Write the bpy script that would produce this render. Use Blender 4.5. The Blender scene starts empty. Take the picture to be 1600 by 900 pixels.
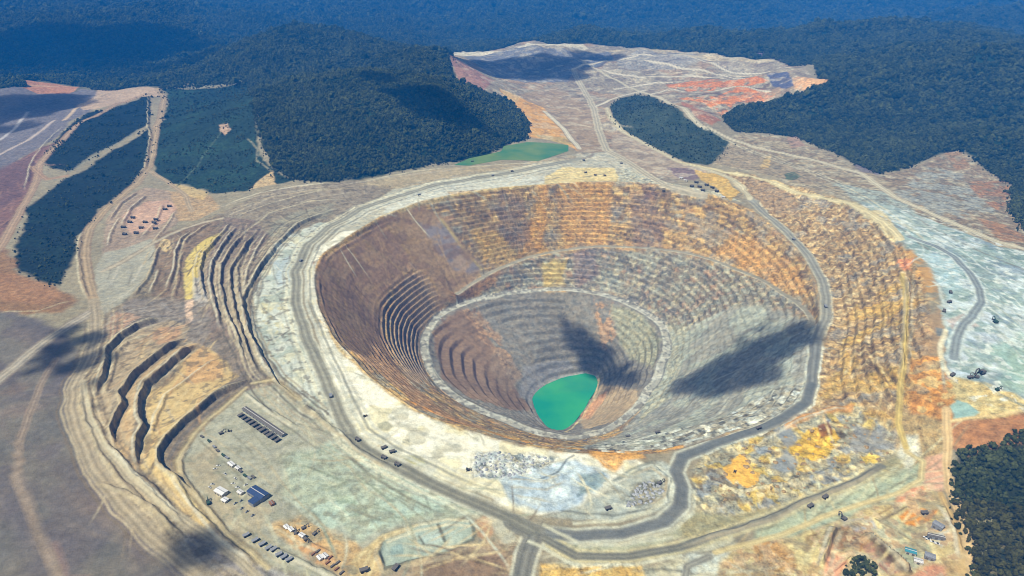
import bpy, bmesh, math, random
import numpy as np
from mathutils import Vector, Matrix
rng = np.random.default_rng(7); random.seed(7)
C = bpy.context.scene.collection
# ------------------------------------------------------------------ camera model
CAM_H, PITCH, F = 800.0, math.radians(26.0), 1100.0        # metres, radians, focal length in photo pixels (1600 wide)
cp, sp_ = math.cos(PITCH), math.sin(PITCH)
def rays(px):
    px = np.asarray(px, float)
    u = (px[:, 0]-800)/F; v = (450-px[:, 1])/F
    d = np.stack([u, cp + v*sp_, -sp_ + v*cp], 1)
    return d/np.linalg.norm(d, axis=1)[:, None]
def at_z(px, z):
    d = rays(px); t = (np.asarray(z)-CAM_H)/d[:, 2]
    return d[:, :2]*t[:, None]
def P(s):
    return np.array([[float(a) for a in q.split(',')] for q in s.split()])
# ------------------------------------------------------------------ noise
_perm = rng.permutation(512); _perm = np.concatenate([_perm, _perm, _perm])
_val = rng.random(512).astype(np.float32)*2-1
def vnoise(x, y, seed=0):
    xi = np.floor(x).astype(np.int64); yi = np.floor(y).astype(np.int64)
    fx = (x-xi).astype(np.float32); fy = (y-yi).astype(np.float32)
    fx = fx*fx*(3-2*fx); fy = fy*fy*(3-2*fy)
    def h(a, b): return _val[_perm[(_perm[(a+seed*57) & 511] + b) & 511]]
    return (h(xi, yi)*(1-fx)+h(xi+1, yi)*fx)*(1-fy) + (h(xi, yi+1)*(1-fx)+h(xi+1, yi+1)*fx)*fy
def fbm(x, y, scale, octv=4, seed=0, gain=.5):
    r = 0; a = 1; s = 0
    for o in range(octv):
        r = r + a*vnoise(x/scale + 13.7*o, y/scale - 7.1*o, seed+o); s += a; a *= gain; scale *= .5
    return r/s
def sstep(a, b, x):
    t = np.clip((x-a)/(b-a), 0, 1); return t*t*(3-2*t)
# ------------------------------------------------------------------ the pit as nested rings (x, y, z of photo points)
def ring(s):
    a = P(s); w = at_z(a[:, :2], a[:, 2]); return np.column_stack([w, a[:, 2]])
RA = ring('600,338,10 660,314,18 740,299,22 850,289,25 940,284,25 1030,288,25 1110,302,20 1160,322,15 1200,349,10 1243,388,5 1268,430,0 1278,480,0 1270,545,0 1260,595,0 1232,638,0 1180,664,0 1110,687,0 1050,704,0 960,712,0 880,706,0 800,692,0 720,668,0 650,640,0 600,606,0 550,560,0 515,512,0 495,462,0 492,425,0 505,397,0 550,367,5')
RB = ring('1270,508,-12 1258,485,-30 1220,457,-52 1150,421,-88 1060,393,-125 1000,387,-142 940,385,-158 880,391,-172 830,401,-188 780,420,-208 740,441,-228 712,462,-246')
RC = ring('664,525,-285 690,490,-275 740,469,-272 830,454,-270 890,453,-268 940,460,-266 1000,484,-262 1035,510,-262 1042,535,-264 1032,570,-268 1012,610,-275 985,645,-282 945,672,-286 900,684,-288 850,678,-290 790,657,-290 730,631,-290 690,600,-288 667,560,-287')
LAKE_Z = -430.0
LAKE_PX = P('832,622 840,611 852,602 880,590 900,586 915,583 930,587 934,596 930,610 920,625 914,637 908,645 895,662 880,672 868,673 855,667 846,656 837,640')
RD = np.column_stack([at_z(LAKE_PX, LAKE_Z), np.full(len(LAKE_PX), LAKE_Z)])
PC = RD[:, :2].mean(0)
NA = 1440
ths = (np.arange(NA)+.5)/NA*2*np.pi-np.pi
def table(r, closed=True):
    d = r[:, :2]-PC; th = np.arctan2(d[:, 1], d[:, 0]); rr = np.hypot(d[:, 0], d[:, 1])
    o = np.argsort(th); th, rr, z = th[o], rr[o], r[o, 2]
    if closed:
        th = np.concatenate([th-2*np.pi, th, th+2*np.pi]); rr = np.tile(rr, 3); z = np.tile(z, 3)
    return np.interp(ths, th, rr), np.interp(ths, th, z), th
def smooth(a, n=9):
    k = np.hanning(n+2)[1:-1]; k /= k.sum()
    b = np.concatenate([a[-n:], a, a[:n]]); return np.convolve(b, k, 'same')[n:-n]
tA = table(RA); tC = table(RC); tD = table(RD); tB = table(RB, False)
rA, zA, rC, zC, rD, zD = smooth(tA[0], 25), smooth(tA[1], 25), smooth(tC[0], 25), smooth(tC[1], 25), smooth(tD[0], 7), tD[1]
thB = tB[2]; inB = sstep(thB.min()-.10, thB.min()+.02, ths)*(1-sstep(thB.max()-.02, thB.max()+.16, ths))
fB = .5
rB = inB*tB[0] + (1-inB)*(rC+(rA-rC)*fB); zB = inB*tB[1] + (1-inB)*(zC+(zA-zC)*fB)
rB = np.clip(rB, rC+26, rA-14); zB = np.clip(zB, zC+6, zA-6)
# outer crest on the right hand side
RF = ring('1100,262,30 1170,268,45 1250,290,62 1330,312,80 1395,360,95 1435,420,100 1452,500,100 1450,570,80 1420,640,45 1400,690,15')
tF = table(RF, False); thF = tF[2]
inF = sstep(thF.min()-.05, thF.min()+.1, ths)*(1-sstep(thF.max()-.1, thF.max()+.1, ths))
rA2 = rA+46
rF = np.maximum(inF*tF[0]+(1-inF)*(rA+160), rA2+20); zF = inF*tF[1]+(1-inF)*zA
# ------------------------------------------------------------------ macro heights
def bump(x, y, c, sx, sy, rot, h, p=1.0):
    dx, dy = x-c[0], y-c[1]; cr, sr = math.cos(rot), math.sin(rot)
    a = (dx*cr+dy*sr)/sx; b = (-dx*sr+dy*cr)/sy
    return h*np.exp(-(a*a+b*b)**p)
def g0(x, y): return at_z([[x, y]], 0)[0]
BUMPS = [  # photo point, sx, sy, rot, h, p
    (g0(560, 205), 520, 800, .25, 190, 1.1), (g0(450, 120), 620, 900, -.2, 230, 1.0), (g0(690, 150), 330, 900, .2, 130, 1.0),
    (g0(1400, 120), 1300, 1500, .0, 230, 1.0), (g0(1560, 190), 600, 700, .3, 140, 1.0), (g0(1280, 190), 420, 500, .4, 60, 1.0),
    (g0(1560, 270), 260, 260, 0, 60, 1.0),
    (g0(1050, 205), 190, 330, .55, 55, 1.2), (g0(960, 95), 900, 900, .1, 120, 1.3), (g0(830, 120), 330, 520, 0, 40, 1.0),
    (g0(1580, 800), 160, 220, 0, 35, 1.0), (g0(150, 215), 330, 600, .3, 45, 1.0), (g0(330, 220), 330, 500, .3, 45, 1.0),
    (g0(60, 150), 700, 600, .2, 80, 1.0),
]
FAR = [(-6500, 9500, 3200, 1500, .15, 330), (-1500, 11500, 3500, 1500, -.1, 240), (3500, 10500, 3000, 1400, .1, 300), (8000, 9800, 3000, 1600, -.1, 380),
       (-3600, 7600, 1600, 900, .3, 180), (0, 16000, 9000, 2500, 0, 330), (-9000, 15000, 5000, 2500, 0, 420), (9000, 16000, 5000, 2500, 0, 430), (5200, 7300, 1500, 900, .2, 160)]
def terr(z, h, w=.27):
    q = z/h; f = np.floor(q); t = np.clip((q-f-(1-w))/w, 0, 1); return h*(f+t)
def macro(x, y, detail=True, tamp=None):
    dx, dy = x-PC[0], y-PC[1]
    r = np.hypot(dx, dy)
    if detail:
        w1 = fbm(x, y, 90, 3, 3); w2 = fbm(x, y, 260, 2, 9)
    else: w1 = w2 = 0
    th = np.arctan2(dy, dx)
    k = ((th+np.pi)/(2*np.pi)*NA-.5); i0 = np.floor(k).astype(int); fr = k-i0; i1 = (i0+1) % NA; i0 = i0 % NA
    L = lambda t: t[i0]*(1-fr)+t[i1]*fr
    a, za, b, zb, c, zc, d = L(rA), L(zA), L(rB), L(zB), L(rC), L(zC), L(rD)
    f, zf = L(rF), L(zF)
    ib = L(inB)
    rr = r + (w1*2.5 + w2*(6+8*(r < c)))*sstep(30, 120, r-d)*(r < a+300)
    hb = 9*ib+1; hc = 13.0
    nodes = [(d*0, zc*0+LAKE_Z-25), (d*.85, zc*0+LAKE_Z-8), (d+2, zc*0+LAKE_Z+1), (c-hc, zc), (c+hc, zc+1), (b-hb, zb), (b+hb, zb+1), (a, za), (a+46, za), (f, zf), (f+80, zf), (f+1400, zf*.45), (f+4000, zf*0)]
    z = np.zeros_like(r)+0.0
    wall = np.zeros_like(r)
    for j in range(len(nodes)-1):
        (r0, z0), (r1, z1) = nodes[j], nodes[j+1]
        m = (rr >= r0) & (rr < r1) if j else (rr < r1)
        t = np.clip((rr-r0)/np.maximum(r1-r0, .5), 0, 1)
        z = np.where(m, z0+(z1-z0)*t, z)
        if j in (2, 4, 6, 8):
            e = np.minimum(t, 1-t)*np.maximum(r1-r0, .5)
            wall = np.where(m, np.clip(e/14, 0, 1), wall)
    if detail:
        zz = z + w1*2
        h = np.where(rr > a+46, 10.0, np.where(rr < c+hc, 15.0, 13.0))
        tz = terr(zz, h)
        ta = .85 if tamp is None else tamp
        z = z + (tz-zz + h*.33)*wall*ta + wall*((fbm(x, y, 22, 3, 31)*3.0 + w1*3) if tamp is None else (fbm(x, y, 22, 3, 31)*(.5+1.3*np.minimum(ta, 1)) + w1*1.5))
    hills = 0
    for (cc, sx, sy, ro, hh, p) in BUMPS: hills = hills + bump(x, y, cc, sx, sy, ro, hh, p)
    for q in FAR: hills = hills + bump(x, y, q[:2], *q[2:5], q[5])
    dist = np.hypot(x, y)
    if detail:
        hills = hills*(1+.35*fbm(x, y, 500, 4, 41)) + np.clip(hills/120, 0, 1)*(.45-np.abs(fbm(x, y, 620, 3, 45)))*95 + sstep(2600, 6000, dist)*fbm(x, y, 900, 5, 51)*110 + sstep(60, 300, r-a)*fbm(x, y, 160, 4, 61)*3.5
    # hills never spill into the pit
    z = z + hills*sstep(20, 420, r-a-46)
    return z
# ------------------------------------------------------------------ ray casting pixels on the terrain
def cast(px, hf, n=700):
    px = np.asarray(px, float); d = rays(px); hor = np.hypot(d[:, 0], d[:, 1])
    rr = np.geomspace(350, 26000, n)
    t = rr[None, :]/hor[:, None]
    X = d[:, 0:1]*t; Y = d[:, 1:2]*t; Z = CAM_H + d[:, 2:3]*t
    Hh = hf(X.ravel(), Y.ravel()).reshape(X.shape)
    under = Hh >= Z
    k = np.where(under.any(1), under.argmax(1), n-1); k = np.maximum(k, 1)
    i = np.arange(len(px))
    a0 = (Z-Hh)[i, k-1]; a1 = (Z-Hh)[i, k]
    f = np.clip(a0/np.where(np.abs(a0-a1) < 1e-6, 1, a0-a1), 0, 1)
    tt = t[i, k-1]+(t[i, k]-t[i, k-1])*f
    return np.column_stack([d[:, 0]*tt, d[:, 1]*tt, CAM_H+d[:, 2]*tt])
mac0 = lambda x, y: macro(x, y, False)
def dens(a, step=14):
    out = [a[0]]
    for p, q in zip(a[:-1], a[1:]):
        n = max(1, int(np.hypot(*(q-p))//step))
        for j in range(1, n+1): out.append(p+(q-p)*j/n)
    return np.array(out)
def W(s, closed=False, hf=None):
    a = P(s) if isinstance(s, str) else s
    if closed: a = np.vstack([a, a[:1]])
    w = cast(dens(a), hf or mac0)[:, :2]
    return w[:-1] if closed else w
def seg_dist(x, y, line, reach):
    """distance to a polyline, signed side, and fraction along it (arrays over all points; only points within reach are computed)"""
    D = np.full(x.shape, 1e9); S = np.zeros_like(D); T = np.zeros_like(D)
    L = np.hypot(*np.diff(line, axis=0).T); cum = np.concatenate([[0], np.cumsum(L)])
    lo, hi = line.min(0)-reach, line.max(0)+reach
    idx = np.nonzero((x > lo[0]) & (x < hi[0]) & (y > lo[1]) & (y < hi[1]))[0]
    if len(idx) == 0: return D, S, T
    for k in range(len(line)-1):
        p, q = line[k], line[k+1]; l = max(L[k], 1e-6)
        l2, h2 = np.minimum(p, q)-reach, np.maximum(p, q)+reach
        X, Y = x[idx], y[idx]
        m = (X > l2[0]) & (X < h2[0]) & (Y > l2[1]) & (Y < h2[1])
        ii = idx[m]
        if len(ii) == 0: continue
        ux, uy = (q-p)/l; ax, ay = x[ii]-p[0], y[ii]-p[1]
        t = np.clip(ax*ux+ay*uy, 0, l); dx, dy = ax-t*ux, ay-t*uy; dd = np.hypot(dx, dy)
        b = dd < D[ii]; jj = ii[b]
        D[jj] = dd[b]; S[jj] = np.sign(ux*ay-uy*ax)[b]; T[jj] = (cum[k]+t[b])/cum[-1]
    return D, S, T
def inside(x, y, poly):
    c = np.zeros(x.shape, bool)
    p = poly; q = np.roll(poly, -1, 0)
    for (x0, y0), (x1, y1) in zip(p, q):
        if y0 == y1: continue
        m = ((y0 > y) != (y1 > y))
        c ^= m & (x < (x1-x0)*(y-y0)/(y1-y0)+x0)
    return c
# scarps: photo polyline, drop in metres, back-slope length; the low side is on the RIGHT of the walking direction when side=-1
SCARPS = [
    ('330,386 312,402 305,430 308,470', 6, 12), ('290,392 282,408 280,440 272,470', 6, 12), ('250,420 244,440 236,458', 5, 10),
    ('244,520 200,535 182,552 176,590 166,625', 6, 14), ('300,545 262,572 226,606 208,632', 5, 12), ('340,560 300,590 262,618 246,650 238,690', 6, 16),
    ('140,600 146,650 166,695 205,740 250,785 300,832', 5, 12), ('126,610 134,660 158,712 200,762 245,805 296,852', 5, 12), ('170,700 205,735 240,765 280,805', 6, 12),
    ('440,372 420,400 402,430 390,470 398,520 420,565', 5, 10), ('470,630 510,662 560,702 620,738', 5, 9), ('380,612 420,640 470,670', 4, 8),
    ('520,300 470,310 420,322 372,340', 5, 12), ('600,290 540,296 480,306', 5, 12), ('190,340 176,360 168,384', 6, 10), ('275,330 262,352 240,380', 5, 10),
    ('300,690 285,722 290,750 325,795 362,840', 4, 7), ('100,196 74,226 50,262 40,300', 6, 14), ('130,360 122,400 130,440 140,470', 6, 12),
    ('347,372 335,385 320,401 314,428 318,450 324,476', 15, 26), ('372,352 352,385 334,412 330,445 340,488 348,520', 15, 22),
    ('385,362 362,395 348,418 346,445 356,492 372,532 388,580', 15, 22), ('398,368 378,400 362,425 362,455 372,505 388,550 405,590', 15, 20),
    ('540,324 500,338 466,354 435,384 405,425 381,469 388,519 410,562 432,597 470,630', 15, 24),
    ('267,496 216,513 189,530 169,550 162,600 150,625', 20, 40),
    ('287,529 256,556 213,594 200,612 190,628 196,644 186,657 175,681 182,705', 22, 32),
    ('314,536 287,556 243,594 228,608 219,630 219,657 228,674 216,694 213,721 221,737', 22, 32),
    ('392,592 375,603 337,622 290,661 263,688 250,711 251,732 270,747 300,770', 19, 34),
    ('410,352 388,385 372,420 374,455 384,500 400,545 420,590', 8, 16), ('420,362 402,392 388,425 384,460', 7, 14), ('360,350 345,372 338,384', 8, 14),
    ('262,372 248,392 240,415 232,440 205,468', 9, 22), ('300,362 285,376 276,395 274,425 262,455', 10, 20),
    ('330,350 296,372 288,384', 8, 16), ('215,300 190,320 172,345', 9, 14), ('232,304 205,328 192,352', 9, 14), ('255,318 246,345 222,372', 6, 14),
    ('152,752 200,775 245,800 290,845', 5, 20), ('270,747 300,790 345,840 400,880', 6, 18),
    ('232,140 232,200 238,215 228,262 205,290', 10, 12),
    ('1420,425 1418,480 1412,540 1405,600', 9, 30),
    ('690,255 740,262 800,258 842,258', 5, 14), ('560,286 640,272 700,262', 6, 18),
    ('355,332 420,312 480,303 560,296', 9, 20), ('345,322 400,306 460,294 530,286', 8, 20), ('372,372 420,335 480,318 540,312', 8, 22),
    ('1060,850 1094,843 1161,823 1212,806 1262,782 1330,755 1377,728', 7, 14),
    ('1180,690 1250,655 1330,632', 8, 20), ('1100,745 1150,770 1240,755 1320,730', 6, 18),
    ('600,845 590,868 602,890 640,880 700,868 735,850', 5, 8), ('1306,826 1296,846 1282,886', 14, 14), ('1352,834 1385,862 1425,898', 20, 14),
    ('1300,900 1330,872 1362,880 1385,900', 9, 16),
    ('1470,790 1490,830 1505,880', 6, 12), ('880,745 850,760 790,755', 8, 16), ('985,740 1020,728 1046,750 1042,782 1010,798', 5, 8),
    ('420,855 500,890 540,910', 5, 10), ('430,822 470,842 520,868', 4, 8),
    ('0,488 60,488 110,470', 6, 20),
    ('700,118 760,150 800,175', 14, 40), ('1040,150 1090,165 1150,180', 12, 30), ('1040,132 1110,140 1190,150', 12, 30), ('980,100 1050,112 1150,120', 12, 40),
]
_sc = []
def build_scarps():
    for s, h, Wd in SCARPS: _sc.append((W(s), h, Wd))
build_scarps()
POND_PX = '709,256 733,240 783,230 787,220 824,219 888,230 888,240 840,256 783,250 733,260'
pond_w = W(POND_PX, True); pond_z = float(np.median(mac0(pond_w[:, 0], pond_w[:, 1])))+2
def height(x, y, tamp=None, detail=True):
    z = macro(x, y, detail, tamp)
    wx = x + (fbm(x, y, 26, 3, 71)*4 if detail else 0); wy = y + (fbm(x, y, 26, 3, 77)*4 if detail else 0)
    for line, h, Wd in _sc:
        D, S, T = seg_dist(wx, wy, line, Wd*3)
        m = D < 1e8
        if not m.any(): continue
        d = D[m]*S[m]                        # left of the walking direction is positive
        up = np.where(d < 0, np.clip(1+d/5.0, 0, 1)*.0, 0)
        prof = np.where(d <= -0, np.exp(d/Wd)*1.0, np.clip(1-d/4.0, 0, 1))   # high on the right side of the walk, cliff to the left
        ends = np.clip(np.minimum(T[m], 1-T[m])*8, 0, 1)
        z[m] = z[m] + h*.8*prof*ends
    return z
# ------------------------------------------------------------------ ground sheet (polar grid around the spot below the camera)
az = np.radians(np.concatenate([np.linspace(-180, -60, 40, endpoint=False), np.linspace(-60, -41, 60, endpoint=False),
     np.linspace(-41, 41, 1250, endpoint=False), np.linspace(41, 60, 60, endpoint=False), np.linspace(60, 180, 40, endpoint=False)]))
rad = np.concatenate([[8, 60, 150, 260, 380, 480], np.arange(540, 690, 6), np.arange(690, 2750, 2.6), 2750*np.exp(np.arange(1, 330)*.0034),])
last = rad[-1]
rad = np.concatenate([rad, last*np.exp(np.arange(1, 60)*.035)])
NR, NT = len(rad), len(az)
RR, TT = np.meshgrid(rad, az, indexing='ij')
X = (RR*np.sin(TT)).ravel(); Y = (RR*np.cos(TT)).ravel()
front = (np.abs(TT) < math.radians(44)).ravel()
# terrace strength: smooth slopes of loose rock between the benched walls
TAMP = np.full(X.shape, .85)
def pmask(w, x, y, feather, warp=0.0, wscale=40, seed=0):
    lo, hi = w.min(0)-feather-warp*2-2, w.max(0)+feather+warp*2+2
    idx = np.nonzero((x > lo[0]) & (x < hi[0]) & (y > lo[1]) & (y < hi[1]))[0]
    if len(idx) == 0: return idx, None
    px_, py_ = x[idx].copy(), y[idx].copy()
    if warp:
        px_ += fbm(x[idx], y[idx], wscale, 3, 100+seed)*warp*1.6; py_ += fbm(x[idx], y[idx], wscale, 3, 130+seed)*warp*1.6
    ins = inside(px_, py_, w)
    if feather <= 0: return idx, ins.astype(float)
    D, S, T = seg_dist(px_, py_, np.vstack([w, w[:1]]), feather)
    D = np.minimum(D, feather)
    m = np.where(ins, .5+.5*D/feather, .5-.5*D/feather)
    return idx, m*m*(3-2*m)
hq = lambda x, y: height(x, y)
for s, v in [('492,415 560,370 600,345 650,400 655,430 620,445 596,475 592,530 575,560 540,545 505,485', .06),
             ('600,340 660,316 700,340 755,410 720,455 690,470 640,400', .06), ('655,520 690,488 640,420 600,470 610,560 640,600', 1.15),
             ('1045,520 1160,470 1230,490 1272,510 1265,590 1180,650 1060,670 1000,660 1030,580', .2),
             ('770,500 830,560 820,640 790,640 740,560', .3), ('880,460 1000,490 1000,600 940,600 900,560', .4)]:
    w = W(s, True); idx, m = pmask(w, X, Y, 14, 8)
    TAMP[idx] = TAMP[idx]*(1-m)+v*m
d_ = np.hypot(X-PC[0], Y-PC[1]); k_ = ((np.arctan2(Y-PC[1], X-PC[0])+np.pi)/(2*np.pi)*NA).astype(int) % NA
TAMP = np.where(d_ < rC[k_], TAMP*np.clip(.85+1.5*fbm(X, Y, 130, 3, 611), .1, 1.15), TAMP)
Z = height(X, Y, TAMP)
print('ground', NR, NT, X.size)
# ------------------------------------------------------------------ ground colours: soil and rock of each patch, some with shade painted in
K_ALB = .80
def lin(c):
    c = np.asarray(c, float)/255
    return np.where(c <= .04045, c/12.92, ((c+.055)/1.055)**2.4)*K_ALB*np.array([.97, .985, .84])
COL = np.tile(lin((158, 148, 128)), (X.size, 1)); SPK = np.full(X.size, .35)     # SPK: how blotchy the rock is
ZONE = np.zeros(X.size, np.int8)                                               # 1 pit, 2 road, 3 hills
def paint(s, rgb, a=1.0, f=10, warp=8, ws=40, spk=None, closed=True, patch=None, zone=None, hf=None):
    w = W(s, True, hf) if isinstance(s, str) else s
    idx, m = pmask(w, X, Y, f, warp, ws, seed=int(abs(w[0, 0])) % 50)
    if m is None: return
    if patch is not None:     # broken cover: only where a noise field is above a threshold
        sc, th0 = patch; nz = fbm(X[idx], Y[idx], sc, 3, 200+int(abs(w[0, 1])+sc) % 50)
        inpit = d_[idx] < rA[k_[idx]]
        if inpit.any():
            th_ = np.arctan2(Y[idx]-PC[1], X[idx]-PC[0]); nz = np.where(inpit, fbm(th_*520, Z[idx]*1.9, sc*1.25, 3, 200+int(abs(w[0, 1])+sc) % 50), nz)
        m = m*sstep(th0-.10, th0+.10, nz)
    ma = (m*a)[:, None]
    COL[idx] = COL[idx]*(1-ma)+lin(rgb)*ma
    if spk is not None: SPK[idx] = SPK[idx]*(1-m)+spk*m
    if zone is not None: ZONE[idx[m > .5]] = zone
def stroke(s, width, rgb, a=1.0, f=None, warp=3, ws=60, off=0.0, zone=None, spk=None, fade=0, hf=None):
    w = W(s, False, hf) if isinstance(s, str) else s
    h = width/2; f = f or max(2.5, width*.25)
    lo, hi = w.min(0)-h-f-30-abs(off), w.max(0)+h+f+30+abs(off)
    idx = np.nonzero((X > lo[0]) & (X < hi[0]) & (Y > lo[1]) & (Y < hi[1]))[0]
    if len(idx) == 0: return
    x, y = X[idx], Y[idx]
    wx = x+fbm(x, y, ws, 2, 150)*warp*1.6; wy = y+fbm(x, y, ws, 2, 170)*warp*1.6
    D, S, T = seg_dist(wx, wy, w, h+f+abs(off)+2)
    d = np.abs(D*S-off) if off else D
    m = np.clip((h+f/2-d)/f, 0, 1); m[D > 1e8] = 0
    if off: m[(T < 1e-4) | (T > 1-1e-4)] = 0
    if fade: m = m*np.clip(np.minimum(T, 1-T)*fade, 0, 1)
    ma = (m*a)[:, None]
    COL[idx] = COL[idx]*(1-ma)+lin(rgb)*ma
    if spk is not None: SPK[idx] = SPK[idx]*(1-m)+spk*m
    if zone: ZONE[idx[m > .5]] = zone
# far land and general ground
dist = np.hypot(X, Y)
FOREST = lin((44, 60, 44)); 
m = sstep(4200, 5200, dist+fbm(X, Y, 700, 3, 5)*700)[:, None]
COL = COL*(1-m)+FOREST*m; ZONE[dist > 5200] = 3
# --- forests and fields (soil below the trees)
F_HILL = '385,125 330,128 250,122 230,90 300,55 420,42 560,55 610,72 690,82 712,120 760,140 800,155 826,190 824,215 788,222 762,240 700,252 650,266 560,280 500,285 462,284 430,266 412,230 400,190 392,140'
F_DARK = '0,138 35,130 60,122 110,124 200,128 250,132 250,60 0,40'
F_RIGHT = '1128,185 1150,172 1200,165 1240,155 1292,146 1262,112 1235,88 1180,72 1120,62 1200,40 1400,36 1600,36 1640,40 1640,330 1590,345 1578,290 1535,262 1500,238 1470,240 1420,262 1372,272 1310,242 1250,216 1190,205 1148,205'
F_WEDGE = '952,168 968,157 995,150 1016,153 1060,180 1100,202 1142,224 1125,250 1108,258 1068,252 1010,225 972,202 955,186'
F_CORNER = '1492,705 1520,700 1560,692 1640,668 1640,910 1522,910 1508,850 1484,790 1490,745'
F_EDGE = '1578,300 1600,280 1640,280 1640,360 1600,362 1580,330'
F_BOT = '1316,905 1318,880 1335,872 1352,885 1362,905'
L1 = '233,143 200,160 169,172 135,176 111,196 91,219 69,256 78,267 111,270 165,238 216,206 233,199'
L2 = '233,203 219,213 170,245 125,273 101,280 74,300 44,327 34,367 20,401 20,418 67,442 91,448 111,415 125,367 152,334 182,307 216,280 228,262 236,225'
L3 = '258,138 334,135 385,125 398,160 402,230 412,255 425,266 460,284 440,290 420,290 400,296 380,300 330,300 290,285 268,285 240,274 236,255 246,215 252,190 262,160'
for s in (F_HILL, F_DARK, F_RIGHT, F_EDGE): paint(s, (40, 56, 40), 1, 14, 16, 60, .5, zone=3)
for s in (F_CORNER, F_BOT): paint(s, (50, 56, 42), 1, 6, 8, 40, .5)
paint(F_WEDGE, (70, 80, 66), 1, 6, 8, 40, .6); paint(F_WEDGE, (56, 68, 56), .8, 6, 8, patch=(50, .05))
for s in (L1, L2): paint(s, (38, 48, 48), 1, 8, 10, 60, .75)
paint(L3, (46, 62, 56), 1, 8, 10, 60, .75)
paint(L3, (52, 74, 60), .6, 8, 10, 60, patch=(120, .05)); paint(L2, (40, 54, 50), .6, 8, 10, patch=(90, .1))
# --- left upper slopes
paint('0,150 40,140 60,147 100,147 125,133 165,145 150,170 110,190 90,215 60,238 0,270 -60,290 -60,150', (126, 120, 128), 1, 8, 8, 60, .5)  # purple-grey base has cloud shade put into it
paint('0,270 60,240 92,222 62,258 56,290 30,330 0,372 -60,400 -60,290', (136, 104, 98), 1, 8, 10, 60, .5)
paint('0,268 50,246 60,262 30,310 0,330 -40,330', (112, 88, 90), .7, 10, 10)
paint('37,130 70,124 122,128 108,146 60,149 37,142', (196, 142, 112), 1, 5, 4, 30, .6)
paint('150,138 180,140 230,135 250,138 248,148 215,150 180,165 150,172 130,174 120,165 150,152', (190, 165, 145), 1, 6, 5)
paint('0,380 20,405 22,420 67,445 111,460 122,470 94,490 34,494 0,490 -60,490 -60,400', (150, 118, 88), 1, 10, 10, 60, .5)
paint('0,425 60,440 100,462 60,478 0,470 -40,460', (170, 128, 96), .7, 12, 10, 60)
PLAIN = '-80,488 0,488 60,500 100,520 122,560 112,615 118,667 145,735 189,789 229,833 287,877 330,930 -80,930'
paint(PLAIN, (114, 110, 108), 1, 12, 10, 60, .25)
paint(PLAIN, (130, 122, 114), .6, 12, 10, 60, patch=(160, .05)); paint(PLAIN, (106, 98, 104), .6, 12, 10, 60, patch=(110, .12))
for s, c in [('0,520 60,530 100,540', (128, 116, 112)), ('0,640 60,645', (134, 118, 112)), ('110,760 160,800 210,850 250,900', (134, 118, 110)), ('60,500 90,560 100,620', (104, 98, 104)), ('140,760 200,820 240,880', (110, 100, 104)), ('0,600 40,610', (132, 112, 104)), ('0,770 60,830 110,890', (112, 104, 110))]:
    stroke(s, 34, c, .6, 24, 14, fade=4)
# --- ground west of the pit
DUMPS = '165,490 205,460 240,440 250,380 290,355 345,335 420,300 560,285 620,292 560,325 510,350 475,385 455,430 460,500 490,580 520,650 520,680 480,645 430,605 380,612 300,682 280,722 290,760 350,830 420,885 400,920 300,905 229,833 189,789 145,735 118,667 112,615 122,560 150,520'
paint(DUMPS, (150, 136, 116), 1, 10, 8, 60, .5)
paint('345,335 420,300 560,283 620,290 560,325 500,348 455,365 430,385 400,345 350,342', (152, 140, 124), 1, 8, 8, 60, .45)
paint('430,345 470,330 520,318 520,335 470,352 440,372 415,370', (160, 156, 140), .8, 10, 8)
paint('350,340 400,345 420,370 400,420 378,470 385,510 412,565 440,610 385,612 350,560 325,520 310,470 318,420 335,385', (136, 120, 110), 1, 6, 6, 40, .6)
for k, s in enumerate(['341,395 325,408 320,430 325,462 340,505', '360,395 342,416 336,445 348,492 360,525', '378,395 357,422 354,448 364,492 380,538 396,582', '392,400 372,428 371,456 380,505 398,552']):
    stroke(s, 11, (188, 172, 150), .75, 6, 5, fade=6)
paint('395,545 440,610 400,640 365,640 330,640 300,600 310,540 345,530', (140, 128, 118), .9, 10, 8, 40, .5)
paint('225,380 262,362 300,352 345,338 336,382 304,388 290,410 288,470 262,470 240,462 245,430', (140, 120, 102), 1, 6, 5, 40, .6)
paint('254,372 266,376 268,390 258,396 250,388', (222, 196, 150), .9, 4, 3)
paint('347,366 324,401 312,435 306,469 290,469 288,430 290,408 304,386 330,370', (216, 194, 120), 1, 4, 4, 30, .3)
paint('304,440 318,440 326,478 316,482 300,472', (176, 170, 168), .9, 4, 3)
paint('205,468 262,466 300,472 330,500 318,545 287,530 250,525 215,515 180,530 162,520 175,490', (146, 136, 130), .9, 8, 6, 40, .5)
paint('182,490 205,490 222,500 195,520 172,535 165,520', (186, 150, 124), .8, 6, 5)
paint('288,470 302,468 300,500 290,510', (230, 200, 180), .9, 3, 3)
paint('170,555 216,515 268,500 300,510 285,532 256,558 213,596 185,630 168,672 156,640 160,600', (176, 158, 134), 1, 5, 5, 40, .4)
paint('245,512 285,510 275,535 250,545 236,535', (206, 160, 124), .7, 8, 8)
paint('185,705 176,684 190,655 200,620 216,598 258,560 300,535 312,540 285,560 244,596 220,615 214,640 210,680 205,710 212,735 198,725', (192, 166, 132), 1, 5, 5, 40, .4)
paint('222,738 216,700 232,674 224,640 232,610 258,602 290,560 316,540 345,560 370,590 335,620 290,660 262,688 248,712 250,735 268,750 300,785 330,820 320,835 290,800 250,762', (208, 182, 134), 1, 5, 5, 40, .35)
paint('290,562 316,542 350,566 345,590 310,600 280,600', (214, 168, 120), .7, 8, 8)
paint('262,690 290,664 330,630 372,610 340,640 310,668 285,690 270,720 272,745 262,745 254,725', (120, 112, 108), .8, 4, 3)
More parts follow.
